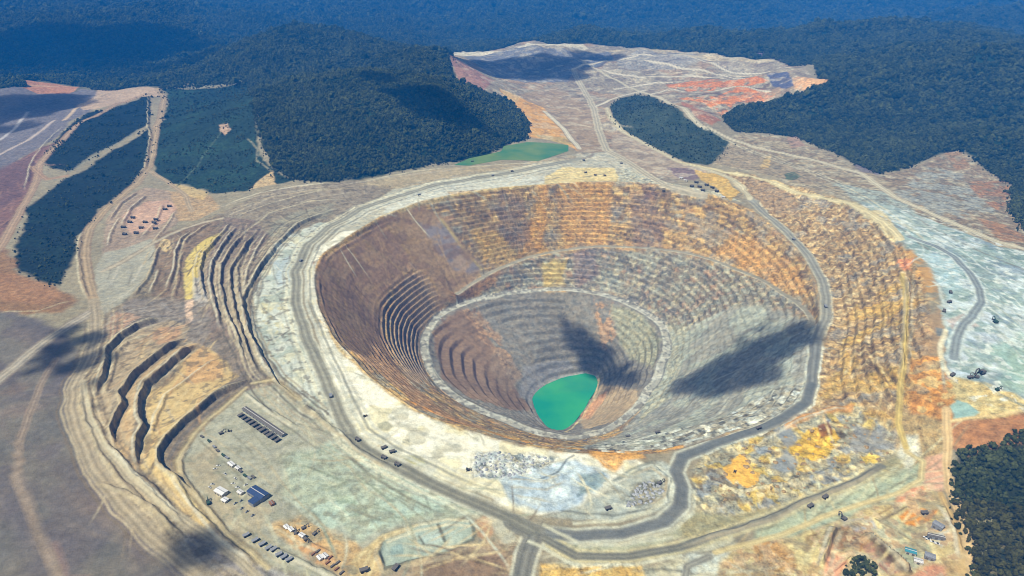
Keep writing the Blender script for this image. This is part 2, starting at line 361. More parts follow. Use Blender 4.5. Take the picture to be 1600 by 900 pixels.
paint('130,660 160,700 210,745 250,775 300,820 345,870 380,905 330,905 280,850 225,810 170,765 145,720', (168, 156, 138), 1, 8, 6, 60, .3)
paint('250,742 285,778 324,815 338,822 330,800 300,772 272,748', (214, 196, 150), .9, 3, 3)
paint('290,835 345,832 420,880 480,905 330,910 280,880', (150, 142, 140), 1, 8, 6, 40, .5)
STRIP = '432,386 456,366 500,346 520,350 480,385 462,425 462,475 480,530 505,590 528,642 540,684 520,664 470,628 436,594 408,548 394,505 392,480 404,440 418,412'
paint(STRIP, (212, 216, 210), 1, 6, 6, 40, .3)
paint(STRIP, (220, 216, 192), .8, 6, 6, patch=(40, .12)); paint(STRIP, (172, 182, 176), .8, 6, 6, patch=(34, .15))
paint('405,470 440,470 450,510 430,525 405,510', (214, 204, 164), .7, 8, 8, patch=(20, .05)); paint('425,410 450,400 460,440 435,450', (186, 200, 212), .8, 8, 8)
stroke('436,390 420,420 406,455 402,490 412,540 434,585 470,625 520,664', 6, (110, 104, 92), .6, 4, 4); stroke('446,395 430,430 420,470 424,510 440,555 470,600', 5, (180, 186, 178), .6, 4, 4)
# yard and flats at upper left
paint('160,400 165,345 190,312 225,292 262,296 290,305 300,330 275,350 240,376 215,396', (168, 148, 132), 1, 6, 5, 40, .5)
paint('190,340 230,315 262,312 278,322 262,345 232,362 205,366', (208, 170, 152), .8, 6, 5)
paint('262,296 290,300 330,305 345,325 310,345 280,345', (186, 158, 124), .9, 6, 6, 40, .6)
paint('268,285 300,290 325,300 318,312 290,304', (204, 178, 130), .8, 5, 5)
paint('390,298 410,280 425,268 432,290', (204, 178, 140), .9, 5, 4)
paint('165,395 200,385 235,372 245,395 234,430 206,462 165,492 150,460 150,420', (172, 168, 156), 1, 6, 5, 40, .35)
for s in ['172,450 180,430 186,405', '196,452 210,436 222,410', '160,480 195,462 225,440']: stroke(s, 6, (200, 194, 184), .6, 4, 3, fade=5)
for s in ['200,450 206,420', '168,440 172,420']: stroke(s, 5, (140, 134, 122), .6, 4, 3, fade=5)
# --- conveyor plateau
PLAT = '382,612 302,684 281,722 287,748 320,790 352,830 420,884 480,905 560,905 562,870 620,822 760,800 812,822 760,790 700,762 600,708 545,682 510,660 470,632 430,602'
paint(PLAT, (176, 174, 160), 1, 6, 5, 60, .3)
paint('440,720 520,690 600,715 700,765 760,795 690,806 610,826 560,850 500,820 440,770', (182, 192, 176), .9, 14, 14, 80, .4)
paint('440,720 520,690 600,715 700,765 690,790 610,826 560,850 500,820 440,770', (188, 206, 196), .8, 14, 14, patch=(60, .12))
paint('520,770 620,780 640,800 560,830 500,800', (150, 164, 140), .6, 12, 14, patch=(40, .1))
paint('285,725 330,690 350,760 420,800 400,860 340,815', (178, 164, 140), .7, 12, 10)
paint('420,820 470,808 530,840 600,880 590,905 540,905 480,870', (200, 168, 122), .9, 6, 6, 40, .6)
paint('450,845 500,850 530,880 490,880', (206, 156, 112), .7, 6, 6)
paint('600,842 650,822 700,812 735,815 738,842 700,862 640,878 602,888 592,866', (172, 184, 176), 1, 3, 2, 40, .3)
for s in ['600,842 650,822 700,812 735,815', '606,848 650,830 700,820 732,822']: stroke(s, 5, (216, 212, 190), .95, 3, 1)
for s in ['735,815 742,832 738,844', '735,844 700,862 640,878 602,890', '592,862 600,880', '684,820 694,846', '598,845 592,862', '655,838 662,850 690,844']: stroke(s, 5, (112, 114, 102), .95, 3, 1)
paint('655,836 684,828 692,846 665,852', (190, 206, 204), .8, 2, 1)
paint('610,855 628,850 632,866 612,872', (150, 172, 174), .8, 2, 2)
paint('545,905 552,870 600,836 640,826 598,845 590,868 598,895 575,905', (204, 180, 136), 1, 5, 5, 40, .5)
for s in ['560,905 580,860 620,832', '572,905 588,872', '550,880 600,838 650,822']: stroke(s, 4, (222, 204, 160), .7, 3, 3)
paint('600,905 640,882 700,866 760,850 795,838 812,850 800,905', (168, 148, 124), 1, 5, 5, 40, .5)
paint('655,905 665,885 720,872 790,862 796,905', (142, 118, 98), .9, 5, 5, 40, .5)
stroke('655,905 660,888 700,876 790,872', 4, (120, 100, 86), .8, 3, 2)
paint('742,815 762,805 775,825 765,845 748,838', (200, 158, 120), .9, 4, 3)
paint('760,800 800,822 812,850 790,860 775,830', (186, 182, 166), .9, 5, 4)
# --- pale rim between the road and the pit
RIM = '505,560 495,500 480,455 478,420 492,392 530,365 585,335 650,308 740,293 850,283 940,278 960,285 850,293 740,303 660,320 602,342 552,371 508,402 496,428 498,462 518,512 553,560 602,606 652,640 722,668 802,692 880,706 960,713 1010,725 980,745 960,765 905,792 840,805 790,790 740,768 640,732 570,698 545,662 525,615'
paint(RIM, (246, 242, 230), 1, 5, 5, 40, .3)
paint(RIM, (204, 200, 184), .8, 8, 6, patch=(34, .12)); paint(RIM, (236, 226, 190), .7, 8, 6, patch=(50, .2))
paint('780,752 830,735 862,722 895,716 948,738 950,752 930,772 905,792 840,800 800,786', (186, 202, 220), .95, 6, 6, 30, .5)
paint('780,752 862,722 948,738 930,772 905,792 840,800', (220, 232, 240), .8, 6, 6, patch=(26, .15))
paint('905,742 945,738 950,752 925,770 900,778 905,760', (128, 148, 152), .7, 4, 4, 20, .6)
paint('738,712 760,705 840,710 870,716 842,735 800,752 742,748', (196, 200, 202), .9, 5, 5, 30, 1.0)
paint('738,712 760,705 840,710 870,716 842,735 800,752 742,748', (110, 120, 126), .8, 5, 5, patch=(12, .22))
stroke('842,752 870,740 888,718 898,712', 4, (108, 116, 124), .8, 3, 2)
paint('590,664 606,660 615,668 606,675 592,672', (170, 168, 148), .8, 3, 2); paint('628,688 640,687 640,694 628,695', (160, 158, 142), .8, 2, 1)
paint('626,714 648,712 665,722 662,732 640,728', (186, 182, 138), .9, 3, 3)
paint('905,792 960,765 1000,730 1040,722 1062,735 1064,770 1040,796 990,812 900,812 850,806', (182, 186, 180), 1, 5, 5, 30, .5)
paint('1000,752 1030,750 1040,770 1015,790 975,796 985,770', (150, 146, 134), .9, 4, 4, 16, 1.0); paint('1000,752 1030,752 1034,762 1004,764', (74, 78, 68), .8, 3, 3, patch=(10, -.1))
for s in ['950,762 985,737 1020,727 1046,736', '965,790 1010,800 1040,786 1048,750 1040,735', '1048,742 1044,776 1025,792']: stroke(s, 7, (214, 216, 206), .8, 4, 2)
stroke('960,752 988,733 1018,722', 6, (126, 134, 130), .7, 4, 2); stroke('970,748 1000,736 1030,737', 5, (126, 134, 130), .7, 4, 2); stroke('1041,748 1040,775 1020,795 960,806 880,800', 5, (120, 122, 116), .8, 3, 2)
# --- bottom middle
paint('834,852 900,868 980,868 1060,858 1140,838 1150,850 1060,880 960,885 850,880 840,905 1140,905 1120,860', (198, 194, 172), 1, 6, 6, 40, .5)
paint('1070,862 1180,850 1210,880 1190,905 1060,905', (208, 212, 206), .9, 8, 8, 40, .6)
paint('845,880 1000,882 1010,905 842,905', (206, 170, 96), .9, 4, 4, 30, .9)
paint('850,842 900,850 980,850 1040,838 1064,818 1085,800 1160,805 1100,830 1040,850 960,862 880,860', (184, 184, 160), 1, 5, 4, 40, .4)
# --- right lower block of broken ore
BLK = '1080,742 1095,712 1180,678 1245,645 1330,628 1392,655 1405,705 1345,745 1255,778 1150,808 1085,800'
paint(BLK, (164, 158, 138), 1, 6, 6, 30, 1.0)
paint(BLK, (206, 176, 92), .85, 8, 8, spk=1.0, patch=(26, .16)); paint(BLK, (140, 146, 156), .8, 8, 8, patch=(34, .18)); paint(BLK, (214, 200, 160), .7, 8, 8, patch=(16, .25)); paint(BLK, (120, 100, 72), .6, 8, 8, patch=(14, .3))
paint('1132,736 1140,720 1156,712 1168,722 1186,744 1170,764 1150,760 1136,750', (242, 190, 92), 1, 3, 7, 11, .6)
paint('1236,700 1250,684 1270,672 1300,672 1312,686 1296,712 1270,722 1240,716', (222, 178, 62), .85, 3, 5, 20, 1.0)
paint('1345,715 1362,708 1375,714 1365,725 1350,726', (238, 204, 96), .9, 3, 4, 16, .8)
paint('1275,666 1292,662 1300,678 1284,684', (118, 72, 36), .9, 3, 3); paint('1310,675 1322,680 1318,688 1308,684', (80, 62, 40), .8, 3, 2)
paint('1210,678 1235,672 1246,690 1225,706 1208,735 1230,740 1250,725 1235,712', (146, 152, 162), .8, 4, 4, 20, .5)
paint('1330,665 1380,670 1395,700 1350,708 1325,700', (156, 156, 158), .85, 6, 6, 20, .6)
paint('1220,655 1270,638 1335,630 1330,640 1270,655 1225,675', (224, 164, 92), .85, 5, 5, 20, .6)
paint('1085,800 1150,808 1260,778 1350,742 1405,706 1430,720 1400,742 1330,765 1250,795 1160,828 1090,846 1064,850 1066,815', (170, 162, 128), 1, 6, 5, 30, .6)
paint('1180,830 1250,800 1330,768 1400,740 1440,715 1445,750 1420,775 1340,800 1230,845 1180,850', (182, 190, 166), 1, 6, 5, 40, .5)
BR = '1140,860 1230,845 1340,802 1425,772 1448,752 1470,790 1500,850 1512,905 1120,905'
paint(BR, (204, 184, 136), 1, 6, 5, 40, .55)
paint(BR, (226, 212, 160), .7, 8, 6, patch=(30, .12)); paint(BR, (184, 150, 108), .7, 8, 6, patch=(36, .16))
paint('1180,850 1210,842 1240,880 1250,905 1190,905', (196, 150, 92), .85, 5, 5, 24, .8)
paint('1400,775 1440,760 1445,775 1400,790', (226, 156, 120), .9, 4, 3)
paint('1404,808 1420,796 1440,795 1462,800 1455,815 1430,825 1412,820', (222, 150, 66), 1, 3, 3)
paint('1370,830 1400,818 1450,850 1455,880 1420,890 1380,860', (184, 182, 160), .95, 4, 3, 30, .6)
paint('1450,822 1478,815 1485,850 1470,860 1452,845', (190, 190, 190), .9, 4, 3, 30, .6)
paint('1300,830 1325,818 1345,822 1360,850 1340,862 1310,858 1300,845', (176, 134, 92), .95, 4, 4, 30, .6)
paint('1345,855 1365,848 1420,890 1430,905 1380,905', (164, 122, 104), .95, 4, 4, 30, .5)
paint('1290,862 1315,858 1325,880 1310,905 1286,905', (226, 164, 132), .95, 4, 4); paint('1425,905 1450,880 1475,885 1480,905', (206, 146, 118), .9, 5, 4)
paint('1258,842 1285,830 1296,840 1270,870 1258,868', (150, 124, 82), .85, 4, 4)
paint('1316,812 1350,818 1365,832 1340,840 1318,830', (186, 182, 184), .9, 4, 3)
paint('1302,828 1332,820 1368,834 1354,850 1334,876 1318,862 1304,858', (158, 118, 80), .95, 4, 4, 20, .7); paint('1318,812 1364,808 1374,828 1340,830', (176, 172, 176), .9, 4, 3)
paint('1298,850 1316,860 1312,905 1284,905', (224, 164, 130), .9, 4, 3); paint('1352,836 1364,842 1425,892 1412,900 1372,872', (92, 74, 54), .85, 4, 3); paint('1372,814 1402,812 1456,854 1450,882 1424,882', (176, 178, 150), .9, 4, 3, 30, .5)  # dark diagonal strip: scarp shade put into the ground colour
stroke('1352,834 1385,862 1425,898', 5, (228, 212, 168), .8, 3, 2, off=8); stroke('1310,868 1335,862 1365,884 1388,905', 6, (226, 190, 160), .85, 3, 2)
for s in ['1240,900 1262,868 1290,830 1312,818 1360,820', '1380,820 1420,845 1462,880', '1300,862 1330,858 1360,880 1390,905', '1382,806 1420,835 1455,850 1468,880']: stroke(s, 6, (230, 214, 166), .8, 4, 2)
for s in ['1275,885 1292,852 1312,826', '1345,840 1372,862 1420,898', '1376,815 1440,782', '1370,812 1410,836 1448,862']: stroke(s, 3.5, (112, 96, 66), .8, 2.5, 2)
# --- right side
RWALL = '1130,268 1175,272 1250,292 1330,315 1395,362 1436,420 1454,500 1452,570 1430,640 1405,690 1392,655 1330,628 1250,645 1274,600 1282,555 1296,500 1292,450 1272,402 1232,358 1190,325 1168,298'
paint(RWALL, (172, 146, 108), 1, 6, 5, 40, 1.0)
paint(RWALL, (218, 192, 148), .75, 8, 8, patch=(12, .14)); paint(RWALL, (130, 108, 84), .75, 8, 8, patch=(14, .14)); paint(RWALL, (150, 146, 140), .6, 8, 8, patch=(40, .2))
paint('1330,480 1420,430 1440,500 1440,600 1400,680 1330,640 1290,620 1310,560', (200, 164, 92), .75, 14, 14, spk=1.0, patch=(50, .0))
paint('1395,380 1450,395 1470,440 1455,480 1430,420', (206, 158, 92), .8, 8, 8, patch=(40, -.15)); paint('1400,405 1425,405 1425,425 1405,420', (214, 136, 92), .7, 5, 5)
paint('1140,268 1240,296 1250,340 1200,330 1165,295', (164, 140, 112), .9, 10, 8)
paint('1420,560 1470,555 1482,590 1500,610 1505,650 1480,680 1440,680 1420,640', (210, 152, 84), 1, 6, 6, 24, .8)
paint('1440,560 1476,560 1478,600 1450,600', (236, 176, 100), .7, 6, 6)
OR_ = '1420,560 1470,555 1482,590 1500,610 1505,650 1480,680 1440,680 1420,640'
paint(OR_, (176, 128, 76), .8, 6, 6, patch=(18, .12)); paint(OR_, (214, 186, 130), .8, 6, 6, patch=(16, .16)); paint(OR_, (160, 146, 120), .7, 6, 6, patch=(30, .2))
paint('1430,500 1475,480 1478,552 1430,560', (176, 148, 116), .9, 8, 6)
paint('1400,640 1480,660 1478,710 1430,730 1405,705', (176, 152, 110), 1, 6, 6, 30, .8)
PALE = '1330,318 1400,318 1480,350 1560,380 1640,395 1640,650 1560,640 1520,630 1500,605 1484,590 1474,555 1478,510 1470,450 1445,405 1400,372 1360,340'
paint(PALE, (164, 182, 182), 1, 8, 8, 40, .45)
paint(PALE, (212, 222, 230), .8, 8, 10, patch=(50, .08)); paint(PALE, (128, 148, 146), .7, 8, 10, patch=(60, .14)); paint(PALE, (140, 156, 172), .7, 8, 10, patch=(34, .2))
paint('1470,430 1520,450 1530,500 1500,540 1480,590 1540,590 1580,560 1560,500 1530,440', (206, 216, 232), .8, 12, 12, patch=(34, .0))
paint('1540,540 1600,520 1640,560 1640,620 1580,620', (160, 186, 176), .8, 12, 10)
paint('1440,400 1470,395 1505,420 1500,450 1480,470 1470,440', (176, 200, 210), .8, 8, 8)
paint('1475,500 1510,490 1530,510 1490,520', (206, 190, 186), .8, 5, 4); paint('1462,512 1478,515 1480,526 1464,525', (126, 134, 140), .9, 3, 2)
stroke('1477,515 1472,545 1474,575 1482,588', 9, (236, 226, 200), .9, 5, 3)
paint('1485,590 1545,600 1640,640 1640,660 1500,660 1492,620', (206, 186, 136), 1, 6, 5, 30, .8)
paint('1484,636 1494,626 1510,630 1528,645 1515,655 1490,655', (160, 190, 188), 1, 3, 3, 20, .3)
paint('1482,660 1560,655 1640,640 1640,690 1570,700 1510,716 1485,700', (172, 124, 84), 1, 6, 5, 30, .6)
paint('1560,660 1640,640 1640,672 1580,688', (178, 118, 82), .8, 6, 5, patch=(30, -.1))
paint('1445,715 1475,712 1480,745 1470,772 1448,768 1440,740', (226, 178, 150), 1, 4, 3, 30, .4)
paint('1405,680 1430,680 1438,715 1418,735 1402,715', (216, 214, 202), .9, 5, 4)
UPR = '1150,208 1190,208 1250,220 1310,246 1372,276 1420,266 1470,244 1500,242 1535,266 1580,292 1592,345 1640,360 1640,400 1560,385 1470,350 1400,322 1330,312 1250,290 1175,268 1110,258 1125,248'
paint(UPR, (176, 162, 138), 1, 6, 5, 40, .6)
paint('1375,275 1420,265 1470,244 1500,242 1530,262 1580,290 1590,345 1640,365 1640,395 1560,378 1480,345 1420,310', (150, 134, 114), 1, 8, 6, 40, .7)
paint(UPR, (196, 188, 168), .6, 8, 6, patch=(30, .14)); paint(UPR, (140, 118, 96), .6, 8, 6, patch=(36, .14))
paint('1395,300 1450,262 1500,270 1520,300 1560,330 1540,350 1470,335 1420,315', (166, 168, 164), .85, 10, 12, 40, .7, patch=(50, -.2))
paint('1475,242 1500,240 1516,262 1500,275 1488,258', (160, 128, 100), .9, 4, 4, 30, .8, patch=(30, -.15)); paint('1510,285 1575,282 1585,300 1560,330 1530,310', (168, 126, 94), .85, 5, 5, 30, .8, patch=(34, -.15))
paint('1525,340 1570,350 1620,380 1560,376', (170, 130, 96), .9, 8, 6)
paint('1300,285 1380,300 1460,350 1520,390 1560,400 1480,372 1400,342 1340,318', (170, 182, 180), .8, 10, 10)
paint('1140,225 1200,238 1260,262 1320,285 1250,285 1180,268 1115,255', (166, 150, 128), .9, 8, 6)
paint('1195,245 1206,242 1202,262 1188,265', (216, 186, 130), .8, 3, 3); paint('1225,272 1240,268 1252,275 1240,281 1228,280', (86, 104, 84), .9, 3, 3)
paint('1230,215 1245,213 1260,228 1235,232', (170, 140, 124), .9, 5, 4); paint('1330,250 1380,255 1372,274 1340,268', (120, 110, 120), .8, 6, 5)
# --- far workings
FARW = '700,92 720,80 760,82 828,70 900,68 965,66 1010,66 1060,80 1110,90 1180,95 1235,105 1245,118 1260,128 1292,146 1250,152 1235,150 1222,165 1190,166 1150,172 1128,186 1105,200 1062,178 1016,150 995,148 966,154 950,168 958,190 975,206 1012,228 1070,255 1110,262 1040,290 960,270 900,245 890,225 826,215 826,188 800,155 760,138 725,118'
paint(FARW, (162, 150, 134), 1, 8, 8, 60, .6)
paint(FARW, (186, 176, 158), .7, 10, 8, patch=(70, .1)); paint(FARW, (132, 118, 108), .6, 10, 8, patch=(60, .14)); paint('1040,126 1120,124 1200,138 1212,156 1190,168 1150,168 1128,186 1105,196 1062,176 1050,150', (120, 96, 84), .75, 5, 5, patch=(45, .12))
paint(FARW, (188, 152, 118), .5, 10, 8, patch=(110, .2))
paint('705,88 720,80 790,84 825,72 905,68 920,76 905,84 840,86 800,82 730,98 715,96', (226, 216, 196), 1, 6, 6, 50)
paint('720,98 800,84 850,90 900,86 950,78 960,88 935,108 900,112 885,128 820,128 780,122', (128, 130, 144), 1, 8, 8, 50)  # blue-grey dump face, cloud shadow painted into its colour
paint('700,100 735,110 775,130 755,138 720,122', (176, 132, 120), .9, 6, 6); paint('690,78 708,84 708,92 696,86', (196, 140, 120), .9, 5, 4)
paint('790,150 830,145 870,135 930,175 935,205 948,238 900,240 860,190 820,165', (172, 150, 126), 1, 8, 6, 40, .4)
paint('780,142 812,150 850,165 870,190 895,222 900,238 870,222 826,214 826,190 800,158', (226, 174, 104), 1, 5, 5, 30, .5)
paint('780,140 815,150 800,160', (232, 196, 140), .9, 4, 4)
paint('832,212 895,215 905,230 880,228', (196, 172, 120), .9, 4, 4)
paint('960,92 1000,80 1060,84 1110,96 1070,108 1000,112 968,108', (160, 156, 154), .9, 8, 8, 50, .7)
paint('940,78 1010,68 1100,88 1230,105 1180,104 1080,96 1010,80', (206, 190, 160), .8, 6, 6, 50, patch=(90, -.1))
paint('1040,130 1090,124 1150,128 1200,138 1150,146 1060,142', (214, 138, 84), 1, 5, 5, 40, .8, patch=(60, -.3))
paint('1060,160 1120,162 1150,146 1190,148 1210,155 1190,166 1150,166 1128,182 1100,172', (220, 142, 86), 1, 5, 5, 40, .8, patch=(50, -.3))
paint('1062,165 1110,182 1126,190 1112,200 1090,190', (178, 122, 94), .9, 4, 4)
paint('1195,132 1225,130 1240,145 1225,150 1205,142', (90, 96, 130), .9, 4, 4)
paint('1235,138 1290,138 1296,146 1260,152 1240,150', (226, 176, 128), 1, 4, 4)
paint('1160,86 1190,80 1230,86 1262,96 1255,106 1200,98', (136, 112, 140), 1, 6, 6)
for s in ['705,90 760,92 800,84 850,88', '1010,118 1090,112 1180,118 1240,128', '1000,124 1060,118 1150,112', '980,92 1050,90 1160,104']: stroke(s, 18, (222, 210, 186), .75, 10, 6)
for s in ['900,112 935,108 955,92', '1042,148 1100,152 1130,160', '1010,104 1060,100']: stroke(s, 16, (104, 92, 90), .7, 8, 5)
paint('955,210 975,206 1012,228 1075,256 1112,262 1100,272 1040,278 990,262 960,245', (178, 160, 142), 1, 5, 4, 40, .4)
paint('1040,262 1075,262 1100,272 1085,282 1060,278', (134, 112, 120), .8, 6, 5)
TOPR = '620,292 700,276 800,262 880,248 940,238 970,245 1040,285 1120,300 1165,318 1110,303 1030,289 940,284 850,288 740,298 660,314 600,338 560,360 520,362 560,330'
paint(TOPR, (190, 186, 172), 1, 6, 5, 50, .5)
paint('600,338 660,314 740,298 850,288 900,284 900,276 820,274 740,282 660,298 600,322', (214, 214, 206), .8, 6, 5, 40)
paint('880,262 960,262 970,284 940,284 850,290 850,276', (230, 208, 152), .9, 5, 5, 30, .6)
paint('970,262 1040,285 1130,302 1160,316 1110,306 1030,292 965,284', (176, 174, 160), .9, 5, 4, 24, 1.0)
paint('1085,265 1130,275 1155,300 1140,315 1120,295 1095,282', (212, 176, 104), .95, 4, 4, 24, .6)
paint('560,290 640,274 720,262 820,258 900,246 900,252 820,266 700,280 620,296', (180, 164, 136), .9, 5, 4)
# --- pit walls
w = np.column_stack([PC[0]+(rA)*np.cos(ths), PC[1]+rA*np.sin(ths)])
idx, m = pmask(w, X, Y, 8, 3)
COL[idx] = COL[idx]*(1-m[:, None])+lin((164, 142, 110))*m[:, None]; SPK[idx] = SPK[idx]*(1-m)+.9*m; ZONE[idx[m > .5]] = 1
PIT = w
for c, a, pt in [((204, 168, 108), .75, (24, .10)), ((132, 110, 90), .8, (20, .12)), ((150, 148, 138), .7, (30, .2)), ((186, 146, 110), .6, (34, .26))]: paint(PIT, c, a, 6, 4, patch=pt)
BACK = '700,300 850,288 1030,288 1160,320 1245,388 1275,470 1225,450 1150,416 1060,388 940,380 830,396 760,420'
paint(BACK, (190, 156, 104), .65, 10, 10, 40, 1.0, patch=(60, -.1))
paint(BACK, (222, 190, 134), .75, 10, 10, patch=(13, .18)); paint(BACK, (120, 98, 78), .75, 10, 10, patch=(15, .16)); paint(BACK, (160, 152, 140), .6, 10, 10, patch=(40, .2))
for s, c in [('845,290 860,292 850,392 812,400', (222, 166, 84)), ('870,288 960,285 950,384 880,388', (214, 164, 92)), ('985,300 1030,300 1035,388 990,386', (146, 124, 112)), ('1000,292 1026,294 1026,316 1008,318', (118, 94, 90)), ('720,315 745,305 790,380 760,400', (150, 126, 96)), ('775,300 815,296 832,372 800,395 780,360', (138, 118, 108)), ('735,365 775,360 812,400 760,420', (222, 182, 104)), ('1120,395 1260,470 1250,430 1200,385 1150,360', (214, 164, 98))]:
    paint(s, c, .6, 10, 12, 40, 1.0)
paint('492,410 560,368 600,340 640,395 628,440 612,448 600,480 598,520 612,560 640,610 600,590 545,545 512,505 497,460', (176, 142, 114), 1, 8, 8, 50, .4)
paint('598,342 655,318 690,340 715,375 755,415 740,438 705,460 690,480 660,440 640,400', (178, 148, 116), 1, 8, 8, 50, .4)
paint('655,350 690,350 730,395 755,415 730,430 715,425 680,390', (156, 146, 150), .95, 8, 8, 50, .3)
stroke('600,345 640,398 680,450 694,482', 10, (186, 154, 106), .8, 8, 4); stroke('690,345 720,385 752,418', 9, (200, 178, 120), .8, 6, 4); stroke('566,372 610,410 632,430', 8, (176, 150, 112), .7, 6, 4)
paint('610,480 630,440 655,418 690,470 668,505 655,545 665,590 640,600 612,550', (174, 150, 126), .95, 8, 8, 40, .5)
LW = '492,410 560,368 600,340 655,318 755,415 690,480 612,560 640,610 600,590 545,545 512,505 497,460'
paint(LW, (196, 164, 128), .6, 8, 8, patch=(44, .14)); paint(LW, (146, 116, 96), .6, 8, 8, patch=(36, .16)); paint(LW, (190, 156, 110), .5, 8, 8, patch=(16, .24))
tracks_later = LW
paint('560,545 600,540 640,600 690,640 760,672 720,665 650,632 600,590', (158, 126, 96), .95, 8, 8, 40, .8)
# middle terrace between the two ramps
MID = '745,444 830,404 940,388 1060,396 1150,424 1222,460 1262,490 1180,478 1120,490 1060,520 1040,505 1000,478 940,455 830,450 750,468'
paint(MID, (146, 138, 126), .95, 8, 8, 40, 1.0)
paint(MID, (196, 190, 166), .6, 8, 8, patch=(15, .14)); paint(MID, (180, 144, 116), .6, 8, 8, patch=(24, .26)); paint(MID, (112, 108, 104), .7, 8, 8, patch=(16, .12)); paint(MID, (170, 172, 160), .5, 8, 8, patch=(30, .2))
paint('845,410 885,405 880,445 850,448', (206, 180, 108), .7, 8, 8, 30, .8); paint('895,395 930,390 935,430 900,450', (140, 124, 122), .7, 8, 8)
paint('700,468 740,440 780,420 775,446 740,462', (186, 142, 96), .8, 6, 6)
# right grey slope
GREY = '1040,515 1070,515 1130,485 1190,476 1240,485 1272,512 1266,592 1235,636 1180,662 1110,684 1050,700 960,708 905,700 960,684 1000,640 1022,600 1040,555'
paint(GREY, (160, 158, 150), 1, 10, 10, 50, .6)
paint(GREY, (128, 128, 124), .6, 10, 10, patch=(60, .12))
paint(GREY, (178, 184, 174), .6, 10, 10, patch=(50, .1)); paint('1040,690 1120,655 1230,600 1262,600 1235,636 1180,662 1110,684', (168, 164, 152), .9, 8, 8, 30, 1.0)
paint('1040,505 1075,510 1070,560 1045,620 1000,660 1020,590', (176, 176, 160), .8, 8, 8, 30, .9)
for s in ['1062,640 1130,600 1200,545 1250,520', '1080,655 1150,620 1230,575', '1070,560 1120,520 1190,490', '1065,600 1130,555']: stroke(s, 10, (186, 186, 176), .5, 8, 8, fade=4)
# inner pit
INNER = '664,525 690,490 740,469 830,454 940,460 1000,484 1035,510 1042,535 1032,570 1012,610 985,645 945,672 900,684 850,678 790,657 730,631 690,600 667,560'
paint(INNER, (132, 128, 122), .95, 6, 6, 40, .6)
paint('676,520 700,495 722,485 760,520 800,600 830,640 790,640 730,620 690,590', (146, 120, 98), .95, 6, 6, 40, .4)
paint('722,486 742,476 790,540 800,560 785,575 760,540', (170, 138, 108), .75, 8, 10, 30, .8, patch=(22, -.2)); paint('770,545 800,560 815,590 790,615 765,580', (154, 132, 112), .8, 6, 6)
paint('930,470 955,478 962,525 945,545 932,520', (182, 146, 112), .75, 8, 8, 20, 1.0, patch=(16, -.15))
paint('955,480 1005,495 1030,530 1020,580 985,560 965,540', (168, 166, 142), .8, 8, 8, 30, .8)
paint('940,600 990,610 1000,625 970,655 915,670 905,655 925,625', (196, 172, 140), .9, 6, 5, 30, .5); paint('905,650 935,620 948,612 945,625 920,655', (214, 160, 120), .8, 5, 4)
stroke('1028,585 1008,625 980,650 945,668 915,675', 12, (190, 188, 178), .85, 5, 2); stroke('1036,520 1040,550 1030,585 1006,622 976,648 940,664', 4, (92, 90, 88), .8, 3, 2)
stroke('936,592 932,612 922,630 914,645 898,664 882,676', 6, (216, 196, 150), .8, 5, 2); stroke('850,601 880,588 915,581 936,586', 6, (166, 172, 168), .7, 5, 2)
paint('820,570 870,560 900,575 850,600 830,625 810,620', (140, 138, 142), .8, 8, 8, 30, .5)
# orange crest at the front of the pit
for s, wd, c in [('500,500 530,545 590,598 650,642 722,672', 9, (196, 166, 112)), ('640,628 720,662 800,688 860,700 930,706', 13, (204, 146, 78)), ('900,704 960,706 1030,704 1060,698', 14, (220, 162, 84)), ('495,420 500,402 550,366 602,336', 9, (190, 156, 96)), ('600,336 700,308 850,287', 7, (206, 184, 130))]: stroke(s, wd, c, .85, 8, 4, spk=.9)
paint('910,704 1000,708 1010,714 975,722 962,738 945,732 925,716', (226, 170, 94), .9, 5, 5, 24, .8)
# tyre tracks and windrows: thin lines that follow the work on each flat
def tracks(poly, n, p, q, col, seed, width=4.2, length=(60, 200), spread=.35, a=.72):
    r = np.random.default_rng(seed); pp = P(poly); w = W(poly, True); A, B = cast([p, q], mac0)[:, :2]; base = math.atan2(*(B-A)[::-1])
    for k in range(n):
        while True:
            c = r.uniform(w.min(0), w.max(0))
            if inside(c[0:1], c[1:2], w)[0]: break
        ang = base+r.normal(0, spread); cur = r.normal(0, .004); L_ = r.uniform(*length); m_ = int(L_/8)+2; pts_ = [c]
        for _ in range(m_): ang += cur*8; pts_.append(pts_[-1]+8*np.array([math.cos(ang), math.sin(ang)]))
        stroke(np.array(pts_), width*r.uniform(.6, 1.3), col[k % len(col)], a*r.uniform(.5, 1.2), 3.5, 2, fade=4)
tracks(PLAT, 46, (380, 640), (450, 690), [(198, 196, 176), (140, 138, 120), (190, 176, 148)], 1)
tracks('440,720 520,690 600,715 700,765 760,795 690,806 610,826 560,850 500,820 440,770', 34, (450, 740), (700, 780), [(206, 212, 200), (150, 160, 146), (140, 150, 132)], 2)
tracks(RIM, 50, (560, 660), (700, 730), [(246, 240, 216), (190, 184, 164), (176, 172, 156)], 3, 4, (30, 110))
tracks(PALE, 60, (1400, 340), (1580, 470), [(218, 228, 228), (146, 164, 162), (188, 196, 186)], 4)
tracks(BR, 50, (1200, 860), (1400, 790), [(232, 216, 170), (150, 124, 86), (186, 166, 124)], 5, 4, (40, 120), .6)
tracks(PLAIN, 40, (30, 560), (120, 840), [(134, 122, 116), (104, 96, 98)], 6, 9, (120, 320), .12, .35)
tracks('130,600 160,700 210,745 250,775 300,820 345,870 380,905 330,905 280,850 225,810 170,765 145,720', 40, (140, 660), (300, 850), [(192, 178, 156), (140, 126, 110)], 7, 4, (60, 200), .12)
